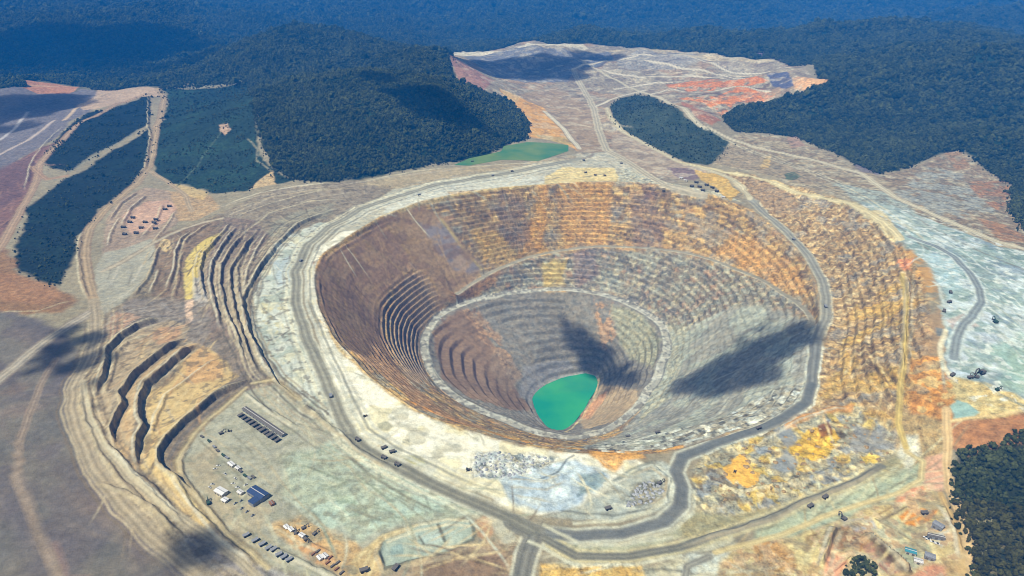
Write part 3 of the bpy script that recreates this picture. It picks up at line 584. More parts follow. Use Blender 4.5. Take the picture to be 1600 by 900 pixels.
tracks(DUMPS, 50, (330, 400), (360, 540), [(186, 172, 150), (116, 104, 92)], 8, 4, (30, 120), .4)
tracks('310,400 345,345 420,345 410,430 385,480 405,560 430,610 385,612 350,560 318,470', 70, (392, 380), (356, 480), [(176, 162, 142), (84, 76, 70), (140, 124, 108)], 31, 4, (50, 150), .15, .8)
tracks('225,380 262,362 345,338 330,390 290,470 240,462', 40, (330, 350), (250, 450), [(184, 168, 140), (90, 80, 70)], 32, 4, (30, 90), .2, .8)
tracks('170,555 216,515 268,500 345,520 370,590 290,660 250,735 205,710 170,640', 60, (300, 540), (200, 660), [(212, 190, 150), (150, 128, 100), (198, 160, 116)], 33, 4.5, (40, 150), .2, .7)
tracks('205,468 300,472 330,500 318,545 215,515 175,520', 30, (300, 480), (190, 520), [(176, 168, 160), (104, 96, 96)], 34, 4, (40, 110), .25, .7)
tracks('0,272 60,242 92,222 62,258 30,330 0,370 -40,330', 30, (60, 240), (0, 340), [(160, 126, 112), (96, 76, 76)], 35, 6, (60, 200), .12, .6)
tracks(STRIP, 60, (470, 420), (520, 640), [(226, 224, 212), (158, 160, 150), (190, 198, 200)], 36, 4, (40, 160), .12, .7)
tracks(TOPR, 40, (640, 290), (860, 262), [(216, 214, 202), (150, 144, 132), (190, 170, 140)], 9, 4, (60, 220), .15)
tracks(UPR, 44, (1150, 240), (1400, 330), [(206, 196, 172), (136, 122, 104)], 10, 5, (60, 220), .25)
tracks(GREY, 40, (1070, 640), (1240, 530), [(188, 188, 178), (136, 134, 128)], 11, 5, (50, 160), .15)
tracks(tracks_later, 60, (560, 380), (640, 520), [(204, 172, 132), (128, 100, 84)], 21, 5, (40, 160), .2, .5)
tracks(RWALL, 50, (1300, 340), (1430, 560), [(206, 184, 142), (120, 98, 72)], 22, 4.5, (60, 220), .12, .7)
tracks(FARW, 50, (760, 110), (1150, 150), [(206, 194, 172), (128, 112, 104)], 12, 12, (80, 320), .6)
tracks('1064,850 1150,828 1330,768 1430,720 1445,750 1340,800 1180,850', 30, (1100, 840), (1400, 745), [(206, 204, 176), (132, 128, 104)], 13, 4, (60, 200), .12)
tracks('836,840 1064,820 1100,850 1190,905 840,905', 30, (860, 860), (1080, 850), [(214, 208, 186), (140, 136, 122)], 14, 4, (40, 160), .2)
tracks('545,905 552,870 600,836 640,826 760,850 800,840 800,905', 30, (600, 890), (760, 850), [(220, 200, 160), (120, 104, 86)], 15, 4, (40, 120), .5)
# ------------------------------------------------------------------ roads
def band(line, r0, z0): pass
w = np.column_stack([PC[0]+rC*np.cos(ths), PC[1]+rC*np.sin(ths)]); stroke(np.vstack([w, w[:1]]), 25, (176, 174, 166), .95, 5, 2, zone=2, spk=.35); stroke(np.vstack([w, w[:1]]), 5, (208, 208, 198), .8, 4, 2, off=9); stroke(np.vstack([w, w[:1]]), 4, (112, 110, 108), .7, 3, 2, off=-11)
i = (ths > thB.min()) & (ths < thB.max()); w = np.column_stack([PC[0]+rB*np.cos(ths), PC[1]+rB*np.sin(ths)])[i]
stroke(w, 15, (158, 152, 138), .95, 4, 1.5, zone=2, spk=.3); stroke(w, 4, (196, 190, 172), .8, 3, 1.5, off=7)
HAULS = []
def haul(s, width, c, edge=(206, 204, 190), dark=None, lanes=True, hf=None, e=True): HAULS.append((W(s), width, c, edge, e))
def lay_roads():
    for w, width, c, edge, e in HAULS:
        if e:
            stroke(w, 6, edge, .85, 4, 2, off=width*.5+2, fade=20); stroke(w, 6, edge, .85, 4, 2, off=-width*.5-2, fade=20)
    for w, width, c, edge, e in HAULS: stroke(w, width, c, 1, 4, 2, zone=2, spk=.25)
    for w, width, c, edge, e in HAULS:
        d = tuple(int(v*.85) for v in c); l = tuple(min(255, int(v*1.13)) for v in c)
        for o in (-.24, .24): stroke(w, width*.15, d, .7, 2.5, 1.5, off=o*width, fade=30)
        stroke(w, width*.13, l, .65, 2.5, 1.5, fade=30)
M1 = '905,250 860,260 800,270 740,280 680,290 620,306 565,327 515,352 480,384 462,425 462,475 480,530 505,590 528,642 548,685 595,717 665,752 732,782 800,812 834,830'
haul(M1, 24, (158, 155, 143))
for o, c, wd in [(26, (206, 206, 196), 8), (36, (150, 150, 142), 6), (46, (214, 212, 202), 7), (-24, (224, 220, 200), 8), (-33, (170, 168, 156), 4)]: stroke(M1, wd, c, .8, 4, 2, off=o, fade=12)
stroke('560,690 600,724 660,760 720,790', 6, (120, 116, 98), .7, 4, 2, off=-34, fade=6)
RIGHT = '834,830 900,838 975,833 1035,816 1062,792 1066,762 1056,737 1066,713 1111,695 1181,671 1224,653 1260,628 1268,600 1272,560 1276,530 1290,500 1293,469 1284,435 1263,398 1229,362 1195,333 1172,310 1160,292 1140,278 1105,262 1060,253'
haul('834,830 900,838 975,833 1035,816 1062,792 1066,762 1056,737 1066,713 1111,695 1181,671 1224,653 1260,628 1268,600 1272,560 1276,530', 22, (136, 137, 136), (204, 206, 196))
haul('1276,530 1290,500 1293,469 1284,435 1263,398 1229,362 1195,333 1172,310', 21, (158, 156, 148), (196, 190, 172))
haul('1172,310 1160,292 1140,278 1105,265 1060,253 1010,226 970,203 953,186 948,170', 18, (206, 196, 170), (190, 176, 150))
haul('834,834 900,868 980,870 1060,856 1094,845 1161,824 1212,806 1262,782 1330,756 1377,729', 15, (132, 130, 120), (210, 200, 164))
haul('836,832 822,868 814,905', 26, (132, 130, 124)); haul('834,832 800,815', 30, (136, 134, 126), e=False)
haul('1072,905 1075,885 1110,868', 12, (150, 148, 140), e=False)
d_ = np.hypot(X-PC[0], Y-PC[1]); k_ = ((np.arctan2(Y-PC[1], X-PC[0])+np.pi)/(2*np.pi)*NA).astype(int) % NA
m = (np.abs(d_-rC[k_]) < 13)*sstep(.12, .2, fbm(X, Y, 11, 2, 500))*.6; COL = COL*(1-m[:, None])+lin((112, 108, 104))*m[:, None]
m = (np.abs(d_-rC[k_]) < 13)*sstep(.15, .25, fbm(X, Y, 12, 2, 505))*.7; COL = COL*(1-m[:, None])+lin((216, 214, 206))*m[:, None]
LB = '960,690 1040,676 1120,655 1230,600 1262,600 1235,636 1180,662 1110,684 1050,702 960,710 900,706'
paint(LB, (98, 96, 92), .8, 5, 4, patch=(9, .2)); paint(LB, (214, 216, 210), .8, 5, 4, patch=(10, .18))
# north roads
haul('895,113 912,140 928,170 935,202 948,236 969,246 1036,288 1100,305', 26, (190, 180, 162), (206, 196, 176))
haul('905,95 928,111 970,128 1016,149 1070,179 1094,199 1144,219 1195,233 1279,252 1347,272 1400,310 1480,345 1560,378 1640,400', 24, (206, 196, 174), (190, 176, 156), e=False)
haul('1060,253 1127,267 1195,280 1245,300 1330,318 1380,345 1408,374', 16, (222, 208, 170), (196, 180, 140))
paint('1355,332 1378,326 1412,372 1394,378', (226, 208, 164), .9, 5, 3)
for s in ['1100,205 1180,240 1260,268 1330,300 1400,345 1460,385', '1150,225 1230,255 1310,285 1390,330', '1200,240 1290,275 1370,318 1440,370']: stroke(s, 7, (212, 208, 188), .65, 5, 4)
for s in ['1130,230 1210,262 1290,290', '1220,262 1310,300 1390,345 1450,390', '1250,256 1330,284 1390,318', '1380,310 1450,352 1540,398 1620,430']: stroke(s, 6, (142, 134, 120), .6, 5, 4)
haul('1420,370 1462,384 1490,402 1512,424 1530,452 1534,472 1520,496 1505,506 1494,530 1492,560', 16, (146, 154, 160), (206, 216, 218))
for s in ['1400,330 1470,368 1540,410 1600,470', '1540,500 1580,540 1620,560', '1440,360 1500,398 1560,450 1600,500', '1500,560 1560,600 1620,640', '1530,600 1570,625 1610,640']: stroke(s, 6, (140, 156, 156), .6, 5, 5)
for s in ['1420,350 1500,392 1580,450', '1545,480 1600,520', '1500,540 1540,570 1600,590', '1460,440 1480,480']: stroke(s, 7, (216, 226, 226), .6, 5, 5)
# right tracks
haul('1410,430 1416,480 1412,540 1406,600 1404,660 1415,700', 10, (206, 182, 116), e=False); stroke('1424,420 1424,480 1420,540 1412,600', 4, (130, 104, 60), .7, 3, 3)
haul('1478,640 1480,690 1478,730 1484,770 1500,810 1512,860 1520,910', 13, (216, 186, 142), e=False); haul('1415,705 1440,722 1440,752 1410,770 1340,790 1260,820 1180,848 1120,862', 9, (214, 196, 150), e=False)
haul('1484,660 1560,650 1640,634', 6, (226, 200, 150), e=False); haul('1470,775 1490,820 1500,870 1508,905', 8, (196, 166, 116), e=False)
# left roads
haul('245,138 256,150 250,180 245,205 240,235 232,262 215,285 188,308 160,332 138,358 130,400 138,440 146,470', 24, (178, 156, 130), (150, 128, 108)); haul('236,268 262,282 290,305 300,330', 18, (178, 158, 134), e=False)
haul('225,146 190,160 165,172 120,197 95,226 62,262 55,290 30,332 5,378 -30,425', 22, (178, 152, 130), (150, 122, 104)); haul('50,265 72,282 105,276', 20, (176, 146, 122), e=False)
haul('165,145 140,160 120,170 100,190', 20, (206, 182, 160), e=False); haul('40,136 100,128', 16, (214, 180, 150), e=False); haul('112,270 165,238 216,206', 9, (140, 140, 130), e=False)
haul('0,245 40,222 85,190', 18, (196, 180, 176), e=False); haul('0,220 30,195 45,180', 18, (190, 184, 190), e=False)
haul('258,134 310,133 345,128 372,124 385,118', 14, (140, 146, 130), e=False); stroke('275,290 300,265 345,215 350,208', 7, (96, 112, 96), .7, 5, 3); stroke('388,222 402,235 400,252 412,262 424,270', 8, (140, 136, 118), .8, 5, 3); paint('344,204 356,202 362,210 352,216 345,212', (190, 160, 140), .9, 4, 4)
haul('152,482 112,505 70,534 30,566 -30,612', 24, (178, 168, 156), (150, 138, 128)); haul('347,342 318,348 287,357 262,368 243,378 216,394 190,410 160,425', 12, (190, 178, 160), (160, 144, 124))
haul('146,470 150,520 140,560 114,610 113,640 122,680 146,735 189,788 229,832 287,878 320,905', 24, (172, 158, 138), e=False); haul('132,600 138,654 156,696 204,752 270,804 337,846 405,902', 14, (178, 166, 146), e=False)
haul('88,560 64,600 44,650 30,694 27,742 44,789 67,850 90,905', 15, (152, 136, 124), e=False)
stroke('44,640 30,700 28,742', 8, (160, 124, 116), .6, 5, 2); stroke('80,850 100,905 130,905', 14, (150, 124, 116), .6, 8, 4)
for s in ['382,606 302,678 277,720 283,750 318,792 350,832 420,888', '392,600 430,596 470,628']: haul(s, 7, (196, 180, 146), (150, 136, 110))
for o in (8, 16, 28): stroke('380,612 300,684 280,722 286,748 320,792 352,832', 3, (164, 140, 112), .6, 3, 2, off=-o)
stroke('390,560 430,602 470,634 510,662 548,690 600,724', 9, (104, 98, 82), .65, 6, 5); stroke('405,565 440,604 480,640 520,668', 5, (206, 200, 176), .6, 4, 4)
for s in ['300,735 350,790 420,845 500,890', '330,680 380,720 430,760', '390,690 430,740 470,790 540,850', '345,800 380,840 440,880']: stroke(s, 4, (188, 176, 150), .6, 3, 3)
for s in ['312,685 345,720 390,760', '375,820 430,862 500,900', '340,740 375,772']: stroke(s, 4, (140, 134, 114), .6, 3, 3)
for s in ['330,838 400,880 470,910', '310,830 360,870 420,905', '345,845 420,885']: stroke(s, 5, (186, 182, 178), .6, 4, 3)
for s in ['340,325 400,310 480,298 560,287 640,276 720,265', '350,340 430,310 500,300', '400,345 440,325 500,310 550,303']: stroke(s, 7, (186, 174, 156), .7, 4, 3)
for s in ['720,268 800,262 860,258', '640,288 740,272 840,266', '880,256 940,250 960,262']: stroke(s, 7, (150, 146, 138), .6, 5, 3)
LR_ = W('146,470 150,520 140,560 114,610 113,640 122,680 146,735 189,788 229,832 287,878 320,905')
for q, o in enumerate((15, 22, 30, 40, 50, 60, -16, -24)): stroke(LR_, 4.5, [(198, 182, 156), (128, 114, 98), (186, 168, 140)][q % 3], .7, 3, 4, off=o, fade=6)
RL_ = W('540,324 500,338 466,354 435,384 405,425 381,469 388,519 410,562 432,597 470,630 520,668 575,705')
for q, o in enumerate((-10, -17, -24, -32, 14, 22, -42, -54)): stroke(RL_, 4.5, [(190, 178, 154), (104, 96, 84), (170, 158, 138)][q % 3], .7, 3, 4, off=o, fade=8)
for s_ in ['895,113 940,97 1000,86 1070,94 1150,112 1230,120', '928,111 1000,122 1080,118 1180,128', '960,140 1000,130 1050,126', '1016,148 1040,140 1090,146 1150,145 1200,152', '930,168 975,150 1010,138', '850,170 880,200 905,235', '1000,96 1060,108 1130,116 1200,130']:
    w_ = W(s_); HAULS.append((w_, 22, (222, 212, 194), (150, 140, 126), True))
for s_, c_, pt_ in [(BR, (236, 228, 200), (15, .16)), (BR, (176, 128, 78), (15, .2)), (BR, (150, 138, 116), (24, .2)), (PLAT, (150, 150, 134), (16, .24)), (PALE, (230, 236, 238), (16, .22)), (UPR, (120, 112, 96), (15, .2)), (DUMPS, (112, 102, 90), (14, .24)), (FARW, (222, 212, 194), (40, .2)), (FARW, (108, 98, 90), (38, .22))]:
    paint(s_, c_, .35 if s_ is FARW else .6, 6, 6, patch=pt_)
lay_roads()
stroke('545,684 595,717 665,752 732,782 800,812 834,830', 17, (128, 126, 116), .95, 4, 1, zone=2, spk=.2); stroke('545,684 595,717 665,752 732,782 800,812 834,830', 3, (160, 156, 142), .7, 3, 1)
stroke('900,838 975,833 1035,816 1062,792 1066,762 1056,737 1066,713', 14, (116, 118, 120), .9, 5, 1); stroke('1066,713 1111,695 1181,671 1224,653 1260,628 1268,600', 13, (112, 116, 120), .9, 5, 1)
for s, o in [('900,838 975,833 1035,816 1062,792 1066,762', -20), ('900,838 975,833 1035,816 1062,792', 26), ('834,834 900,868 980,870 1060,856', 22), ('834,834 900,868 980,870 1060,856', -16)]: stroke(s, 6, (210, 208, 190), .85, 4, 2, off=o)
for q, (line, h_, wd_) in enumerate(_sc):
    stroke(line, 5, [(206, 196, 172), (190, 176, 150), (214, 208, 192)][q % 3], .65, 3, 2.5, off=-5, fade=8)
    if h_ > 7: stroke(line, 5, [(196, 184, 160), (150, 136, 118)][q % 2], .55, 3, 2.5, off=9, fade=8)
na = (.05+.20*np.clip(SPK, 0, .6))*np.where(ZONE == 2, .35, 1)
COL *= (1+na*.9*fbm(X, Y, 120, 4, 300))[:, None]*(1+na*fbm(X, Y, 18, 3, 310)+na*.9*fbm(X, Y, 7, 2, 320))[:, None]
COL = np.clip(COL, .004, .86)
SPK = np.clip(SPK, 0, 1.2)
# broken rock is rough in shape as well as in colour; the pond lies in a level hollow
Z = Z + np.clip((SPK-.3)/.3, 0, 1)*(ZONE == 0)*(fbm(X, Y, 17, 3, 421)*1.5+fbm(X, Y, 6, 1, 425)*.5)
rough = np.clip((SPK-.62)/.38, 0, 1)*(ZONE != 2)*np.where(ZONE == 1, .55, 1)
Z = Z + rough*(fbm(X, Y, 13, 2, 401)*2.2+fbm(X, Y, 6, 1, 405)*1.3)
idx, m = pmask(pond_w, X, Y, 150); m = np.clip(m*2, 0, 1); Z[idx] = Z[idx]*(1-m)+(pond_z+.5)*m
idx, m = pmask(pond_w, X, Y, 8); Z[idx] = Z[idx]*(1-m)+(pond_z-1.5)*m
# ------------------------------------------------------------------ materials
def new_mat(name):
    m = bpy.data.materials.new(name); m.use_nodes = True
    nt = m.node_tree; b = nt.nodes['Principled BSDF']; b.inputs['Roughness'].default_value = .9
    b.inputs['Specular IOR Level'].default_value = .15
    return m, nt, b
def soil_material(name):
    m, nt, b = new_mat(name); N = nt.nodes.new; L = nt.links.new
    at = N('ShaderNodeAttribute'); at.attribute_name = 'soil'
    sp = N('ShaderNodeAttribute'); sp.attribute_name = 'blotch'
    tc = N('ShaderNodeTexCoord'); mp = N('ShaderNodeMapping'); mp.inputs['Scale'].default_value = (1, 1, 1.6); L(tc.outputs['Object'], mp.inputs[0])
    def noise(scale, det, rough):
        n = N('ShaderNodeTexNoise'); n.inputs['Scale'].default_value = scale; n.inputs['Detail'].default_value = det; n.inputs['Roughness'].default_value = rough
        L(mp.outputs[0], n.inputs['Vector']); return n
    def math_(op, a, b_, clamp=False):
        n = N('ShaderNodeMath'); n.operation = op; n.use_clamp = clamp
        for k, v in enumerate((a, b_)):
            if isinstance(v, (int, float)): n.inputs[k].default_value = v
            else: L(v, n.inputs[k])
        return n.outputs[0]
    n1, n2, n3 = noise(.075, 3, .6), noise(.28, 3, .6), noise(.02, 4, .6)
    # value change
    v1 = math_('MULTIPLY', math_('SUBTRACT', n1.outputs['Fac'], .5), 2.3); v2 = math_('MULTIPLY', math_('SUBTRACT', n2.outputs['Fac'], .5), 1.3)
    amp = math_('ADD', math_('MULTIPLY', sp.outputs['Fac'], 1.0), .08)
    mul = math_('ADD', math_('MULTIPLY', math_('ADD', v1, v2), amp), 1.0)
    mul = math_('MAXIMUM', mul, .25)
    mul = math_('MULTIPLY', mul, math_('ADD', math_('MULTIPLY', math_('SUBTRACT', n3.outputs['Fac'], .5), .35), 1.0))
    sc = N('ShaderNodeVectorMath'); sc.operation = 'SCALE'; L(at.outputs['Color'], sc.inputs[0]); L(mul, sc.inputs['Scale'])
    # hue change in blotchy rock: iron stained or grey
    n4 = noise(.05, 2, .6); n4.inputs['Scale'].default_value = .055
    mix = N('ShaderNodeMix'); mix.data_type = 'RGBA'; mix.blend_type = 'MULTIPLY'
    rmp = N('ShaderNodeValToRGB'); e = rmp.color_ramp.elements; e[0].position = .36; e[0].color = (.86, .95, 1.08, 1); e[1].position = .64; e[1].color = (1.10, .99, .82, 1)
    L(n4.outputs['Fac'], rmp.inputs[0]); L(math_('MULTIPLY', sp.outputs['Fac'], .75, True), mix.inputs[0]); L(sc.outputs[0], mix.inputs[6]); L(rmp.outputs[0], mix.inputs[7])
    L(mix.outputs[2], b.inputs['Base Color'])
    bp = N('ShaderNodeBump'); bp.inputs['Strength'].default_value = .55; bp.inputs['Distance'].default_value = 2.2
    L(n2.outputs['Fac'], bp.inputs['Height']); L(bp.outputs[0], b.inputs['Normal'])
    b.inputs['Specular IOR Level'].default_value = .05
    return m
SOIL = soil_material('soil and rock'); ROAD_M = soil_material('packed road gravel')
# ------------------------------------------------------------------ split the sheet into ground, terraced pit, roads and hills (shared borders, no overlap)
vid = np.arange(NR*NT).reshape(NR, NT)
nxt = np.roll(vid, -1, 1)
quads = np.stack([vid[:-1], vid[1:], nxt[1:], nxt[:-1]], -1).reshape(-1, 4)
qz = ZONE[quads[:, 0]]
VN = np.zeros((X.size, 3))
V3 = np.column_stack([X, Y, Z])
a, b_, c_, d_ = (V3[quads[:, k]] for k in range(4))
fn = np.cross(c_-a, d_-b_)
for k in range(4):
    for ax in range(3): VN[:, ax] += np.bincount(quads[:, k], fn[:, ax], X.size)
VN /= np.linalg.norm(VN, axis=1)[:, None]+1e-9
if VN[NT*100+600, 2] < 0: quads = quads[:, ::-1]; VN = -VN
# relief put into the colour so benches read: flats lighter, steep faces darker
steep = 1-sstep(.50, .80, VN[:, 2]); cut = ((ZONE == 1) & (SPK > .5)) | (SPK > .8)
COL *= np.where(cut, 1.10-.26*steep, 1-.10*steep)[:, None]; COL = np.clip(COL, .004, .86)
def sheet(name, sel, mat):
    q = quads[sel]; used, inv = np.unique(q, return_inverse=True); inv = inv.reshape(-1, 4)
    me = bpy.data.meshes.new(name); me.vertices.add(len(used)); me.loops.add(q.size); me.polygons.add(len(q))
    me.vertices.foreach_set('co', V3[used].astype(np.float32).ravel()); me.loops.foreach_set('vertex_index', inv.astype(np.int32).ravel())
    me.polygons.foreach_set('loop_start', np.arange(0, q.size, 4, dtype=np.int32)); me.update(calc_edges=True)
    me.polygons.foreach_set('use_smooth', np.ones(len(q), bool))
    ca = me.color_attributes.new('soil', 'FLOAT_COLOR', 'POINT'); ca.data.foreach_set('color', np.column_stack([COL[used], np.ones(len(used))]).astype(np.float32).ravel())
    fa = me.attributes.new('blotch', 'FLOAT', 'POINT'); fa.data.foreach_set('value', SPK[used].astype(np.float32))
    me.normals_split_custom_set_from_vertices(VN[used].astype(np.float32))
    me.materials.append(mat); o = bpy.data.objects.new(name, me); C.objects.link(o); o['kind'] = 'structure'; return o
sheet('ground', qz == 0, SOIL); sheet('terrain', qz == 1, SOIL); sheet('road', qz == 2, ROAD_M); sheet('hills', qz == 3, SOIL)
print('sheets done')
# ground lookup for placing things: bilinear in the grid
def zground(x, y):
    r = np.hypot(x, y); t = np.arctan2(x, y)
    i = np.clip(np.searchsorted(rad, r)-1, 0, NR-2); j = np.clip(np.searchsorted(az, t)-1, 0, NT-2)
    fr = (r-rad[i])/(rad[i+1]-rad[i]); ft = (t-az[j])/(az[j+1]-az[j]); ZZ = Z.reshape(NR, NT)
    return (ZZ[i, j]*(1-ft)+ZZ[i, j+1]*ft)*(1-fr)+(ZZ[i+1, j]*(1-ft)+ZZ[i+1, j+1]*ft)*fr
def G(px, py):
    p = cast([[px, py]], zground)[0]; return Vector((p[0], p[1], float(zground(p[0:1], p[1:2])[0])))
# ------------------------------------------------------------------ water
def water(name, poly, z, col, rough=.12):
    m, nt, b = new_mat(name+' water'); N = nt.nodes.new; L = nt.links.new
    tc = N('ShaderNodeTexCoord'); n = N('ShaderNodeTexNoise'); n.inputs['Scale'].default_value = .009; n.inputs['Detail'].default_value = 3; L(tc.outputs['Object'], n.inputs['Vector'])
    r = N('ShaderNodeValToRGB'); e = r.color_ramp.elements; e[0].position = .35; e[1].position = .7; e[0].color = (*(lin(col)*np.array([.6, .86, 1.0])), 1); e[1].color = (*(lin(col)*np.array([1.9, 1.14, .9])), 1)
    L(n.outputs['Fac'], r.inputs[0]); L(r.outputs[0], b.inputs['Base Color']); b.inputs['Roughness'].default_value = rough; b.inputs['Specular IOR Level'].default_value = .3
    bm = bmesh.new(); vs = [bm.verts.new((p[0], p[1], z)) for p in poly]; f = bm.faces.new(vs)
    bmesh.ops.triangulate(bm, faces=[f]); bmesh.ops.recalc_face_normals(bm, faces=bm.faces)
    for f in bm.faces:
        if f.normal.z < 0: f.normal_flip()
    me = bpy.data.meshes.new(name); bm.to_mesh(me); bm.free(); me.materials.append(m)
    o = bpy.data.objects.new(name, me); C.objects.link(o); o['kind'] = 'structure'; return o
lp = RD[:, :2]; lp = PC+(lp-PC)*1.02
water('lake', lp, LAKE_Z, (44, 162, 126), .06)
# ------------------------------------------------------------------ helpers for things
def look(arr, x, y):
    r = np.hypot(x, y); t = np.arctan2(x, y)
    i = np.clip(np.searchsorted(rad, r), 0, NR-1); j = np.clip(np.searchsorted(az, t), 0, NT-1)
    return arr[i*NT+j]
def plain(name, rgb, rough=.6, metal=0.0, wear=.25):
    m, nt, b = new_mat(name); N = nt.nodes.new; L = nt.links.new
    tc = N('ShaderNodeTexCoord'); n = N('ShaderNodeTexNoise'); n.inputs['Scale'].default_value = .9; n.inputs['Detail'].default_value = 3; L(tc.outputs['Object'], n.inputs['Vector'])
    r = N('ShaderNodeValToRGB'); e = r.color_ramp.elements; c = np.array(rgb, float)
    e[0].position = .3; e[1].position = .7; e[0].color = (*(c*(1-wear)), 1); e[1].color = (*np.minimum(c*(1+wear), .9), 1)
    L(n.outputs['Fac'], r.inputs[0]); L(r.outputs[0], b.inputs['Base Color']); b.inputs['Roughness'].default_value = rough; b.inputs['Metallic'].default_value = metal
    return m
M = dict(dark=plain('dusty dark paint', (.12, .11, .095)), black=plain('tyre rubber', (.018, .018, .018), .9), yellow=plain('faded yellow paint', (.30, .20, .05)), white=plain('white paint', (.60, .60, .57), .5, 0, .1),
         grey=plain('grey sheet metal', (.22, .23, .24), .5), navy=plain('dark blue roof sheet', (.035, .06, .13), .5), teal=plain('teal roof sheet', (.05, .22, .26), .5), glass=plain('dark glass', (.02, .03, .035), .1),
         pale=plain('pale roof sheet', (.55, .54, .50), .5), rust=plain('rusty sheet', (.22, .11, .06), .8), green=plain('dark green tarpaulin', (.035, .07, .045), .8), cream=plain('cream wall', (.50, .46, .36), .8),
         rock=plain('grey broken rock', (.30, .31, .31), .95, 0, .45), ochre=plain('ochre broken rock', (.30, .21, .10), .95, 0, .4))
def add_box(bm, c, s, top=(1, 1), rz=0, shift=(0, 0)):
    vs = []
    for z in (-.5, .5):
        k = top if z > 0 else (1, 1); sh = shift if z > 0 else (0, 0)
        for x, y in ((-.5, -.5), (.5, -.5), (.5, .5), (-.5, .5)):
            p = Vector((x*s[0]*k[0]+sh[0], y*s[1]*k[1]+sh[1], z*s[2]))
            if rz: p = Matrix.Rotation(rz, 3, 'Z') @ p
            vs.append(bm.verts.new(p+Vector(c)))
    for q in ((3, 2, 1, 0), (4, 5, 6, 7), (0, 1, 5, 4), (1, 2, 6, 5), (2, 3, 7, 6), (3, 0, 4, 7)): bm.faces.new([vs[k] for k in q])
def add_cyl(bm, c, r, h, axis='Y', n=14):
    M4 = Matrix.Translation(c) @ (Matrix.Rotation(math.pi/2, 4, 'X') if axis == 'Y' else Matrix.Rotation(math.pi/2, 4, 'Y') if axis == 'X' else Matrix.Identity(4))
    bmesh.ops.create_cone(bm, cap_ends=True, segments=n, radius1=r, radius2=r, depth=h, matrix=M4)
def add_bar(bm, p, q, w, h):
    p, q = Vector(p), Vector(q); d = q-p; R = d.to_track_quat('X', 'Z').to_matrix(); b2 = bmesh.new(); add_box(b2, (0, 0, 0), (d.length, w, h))
    for v in b2.verts: v.co = R @ v.co + (p+q)/2
    me = bpy.data.meshes.new('t'); b2.to_mesh(me); b2.free(); bm.from_mesh(me); bpy.data.meshes.remove(me)
def obj(name, bm, mat, parent=None, smooth=False, bevel=0):
    if bevel: bmesh.ops.bevel(bm, geom=list(bm.edges), offset=bevel, segments=1, affect='EDGES')
    me = bpy.data.meshes.new(name); bm.to_mesh(me); bm.free(); me.materials.append(M[mat] if isinstance(mat, str) else mat)
    if smooth: me.polygons.foreach_set('use_smooth', np.ones(len(me.polygons), bool))
    o = bpy.data.objects.new(name, me); C.objects.link(o); o.parent = parent; return o
def root(name, label, cat, group=None):
    o = bpy.data.objects.new(name, None); C.objects.link(o); o['label'] = label; o['category'] = cat
    if group: o['group'] = group
    return o
def kids(o, allobj): return [c for c in allobj if c.parent == o]
def dup(src, tree, label, group=None):
    r = src.copy(); C.objects.link(r); r['label'] = label
    if group: r['group'] = group
    elif 'group' in r: del r['group']
    for ch, subs in tree:
        c = ch.copy(); C.objects.link(c); c.parent = r
        for s in subs:
            d = s.copy(); C.objects.link(d); d.parent = c
    return r
def new_bm(f, *a, **k):
    bm = bmesh.new(); f(bm, *a, **k); return bm
# ------------------------------------------------------------------ vehicles and machines
def make_haul_truck(body, cabm):
    r = root('haul_truck', 'x', 'truck')
    t = []
    b = bmesh.new(); add_box(b, (0, 0, 2.0), (11, 3.2, 1.2)); add_box(b, (5.0, 0, 2.6), (1.6, 6.0, 1.6)); t.append((obj('chassis', b, cabm, r), []))
    b = bmesh.new(); add_box(b, (-1.2, 0, 4.1), (9.5, 5.4, 2.6), (1.12, 1.25), shift=(.2, 0)); add_box(b, (4.4, 0, 5.9), (3.6, 6.6, .4)); t.append((obj('dump_body', b, body, r), []))
    b = bmesh.new(); add_box(b, (4.6, 1.4, 4.3), (2.2, 2.2, 2.0), (.9, .9)); cab = obj('cab', b, cabm, r)
    b = bmesh.new(); add_box(b, (5.74, 1.4, 4.5), (.1, 1.7, 1.0)); win = obj('windscreen', b, 'glass', cab); t.append((cab, [win]))
    for x in (3.6, -3.2):
        for s in (-1, 1):
            b = bmesh.new(); add_cyl(b, (x, s*2.6, 1.6), 1.6, 1.5 if x > 0 else 2.0); t.append((obj('wheel', b, 'black', r), []))
    return r, t
def make_pickup(col):
    r = root('pickup', 'x', 'pickup'); t = []
    b = bmesh.new(); add_box(b, (0, 0, .85), (5.4, 1.9, .7)); t.append((obj('body', b, col, r, bevel=.1), []))
    b = bmesh.new(); add_box(b, (.5, 0, 1.55), (2.2, 1.75, .75), (.75, .88)); t.append((obj('cab', b, 'glass', r), []))
    for x in (1.7, -1.7):
        for s in (-1, 1):
            b = bmesh.new(); add_cyl(b, (x, s*.88, .42), .42, .3, n=10); t.append((obj('wheel', b, 'black', r), []))
    return r, t
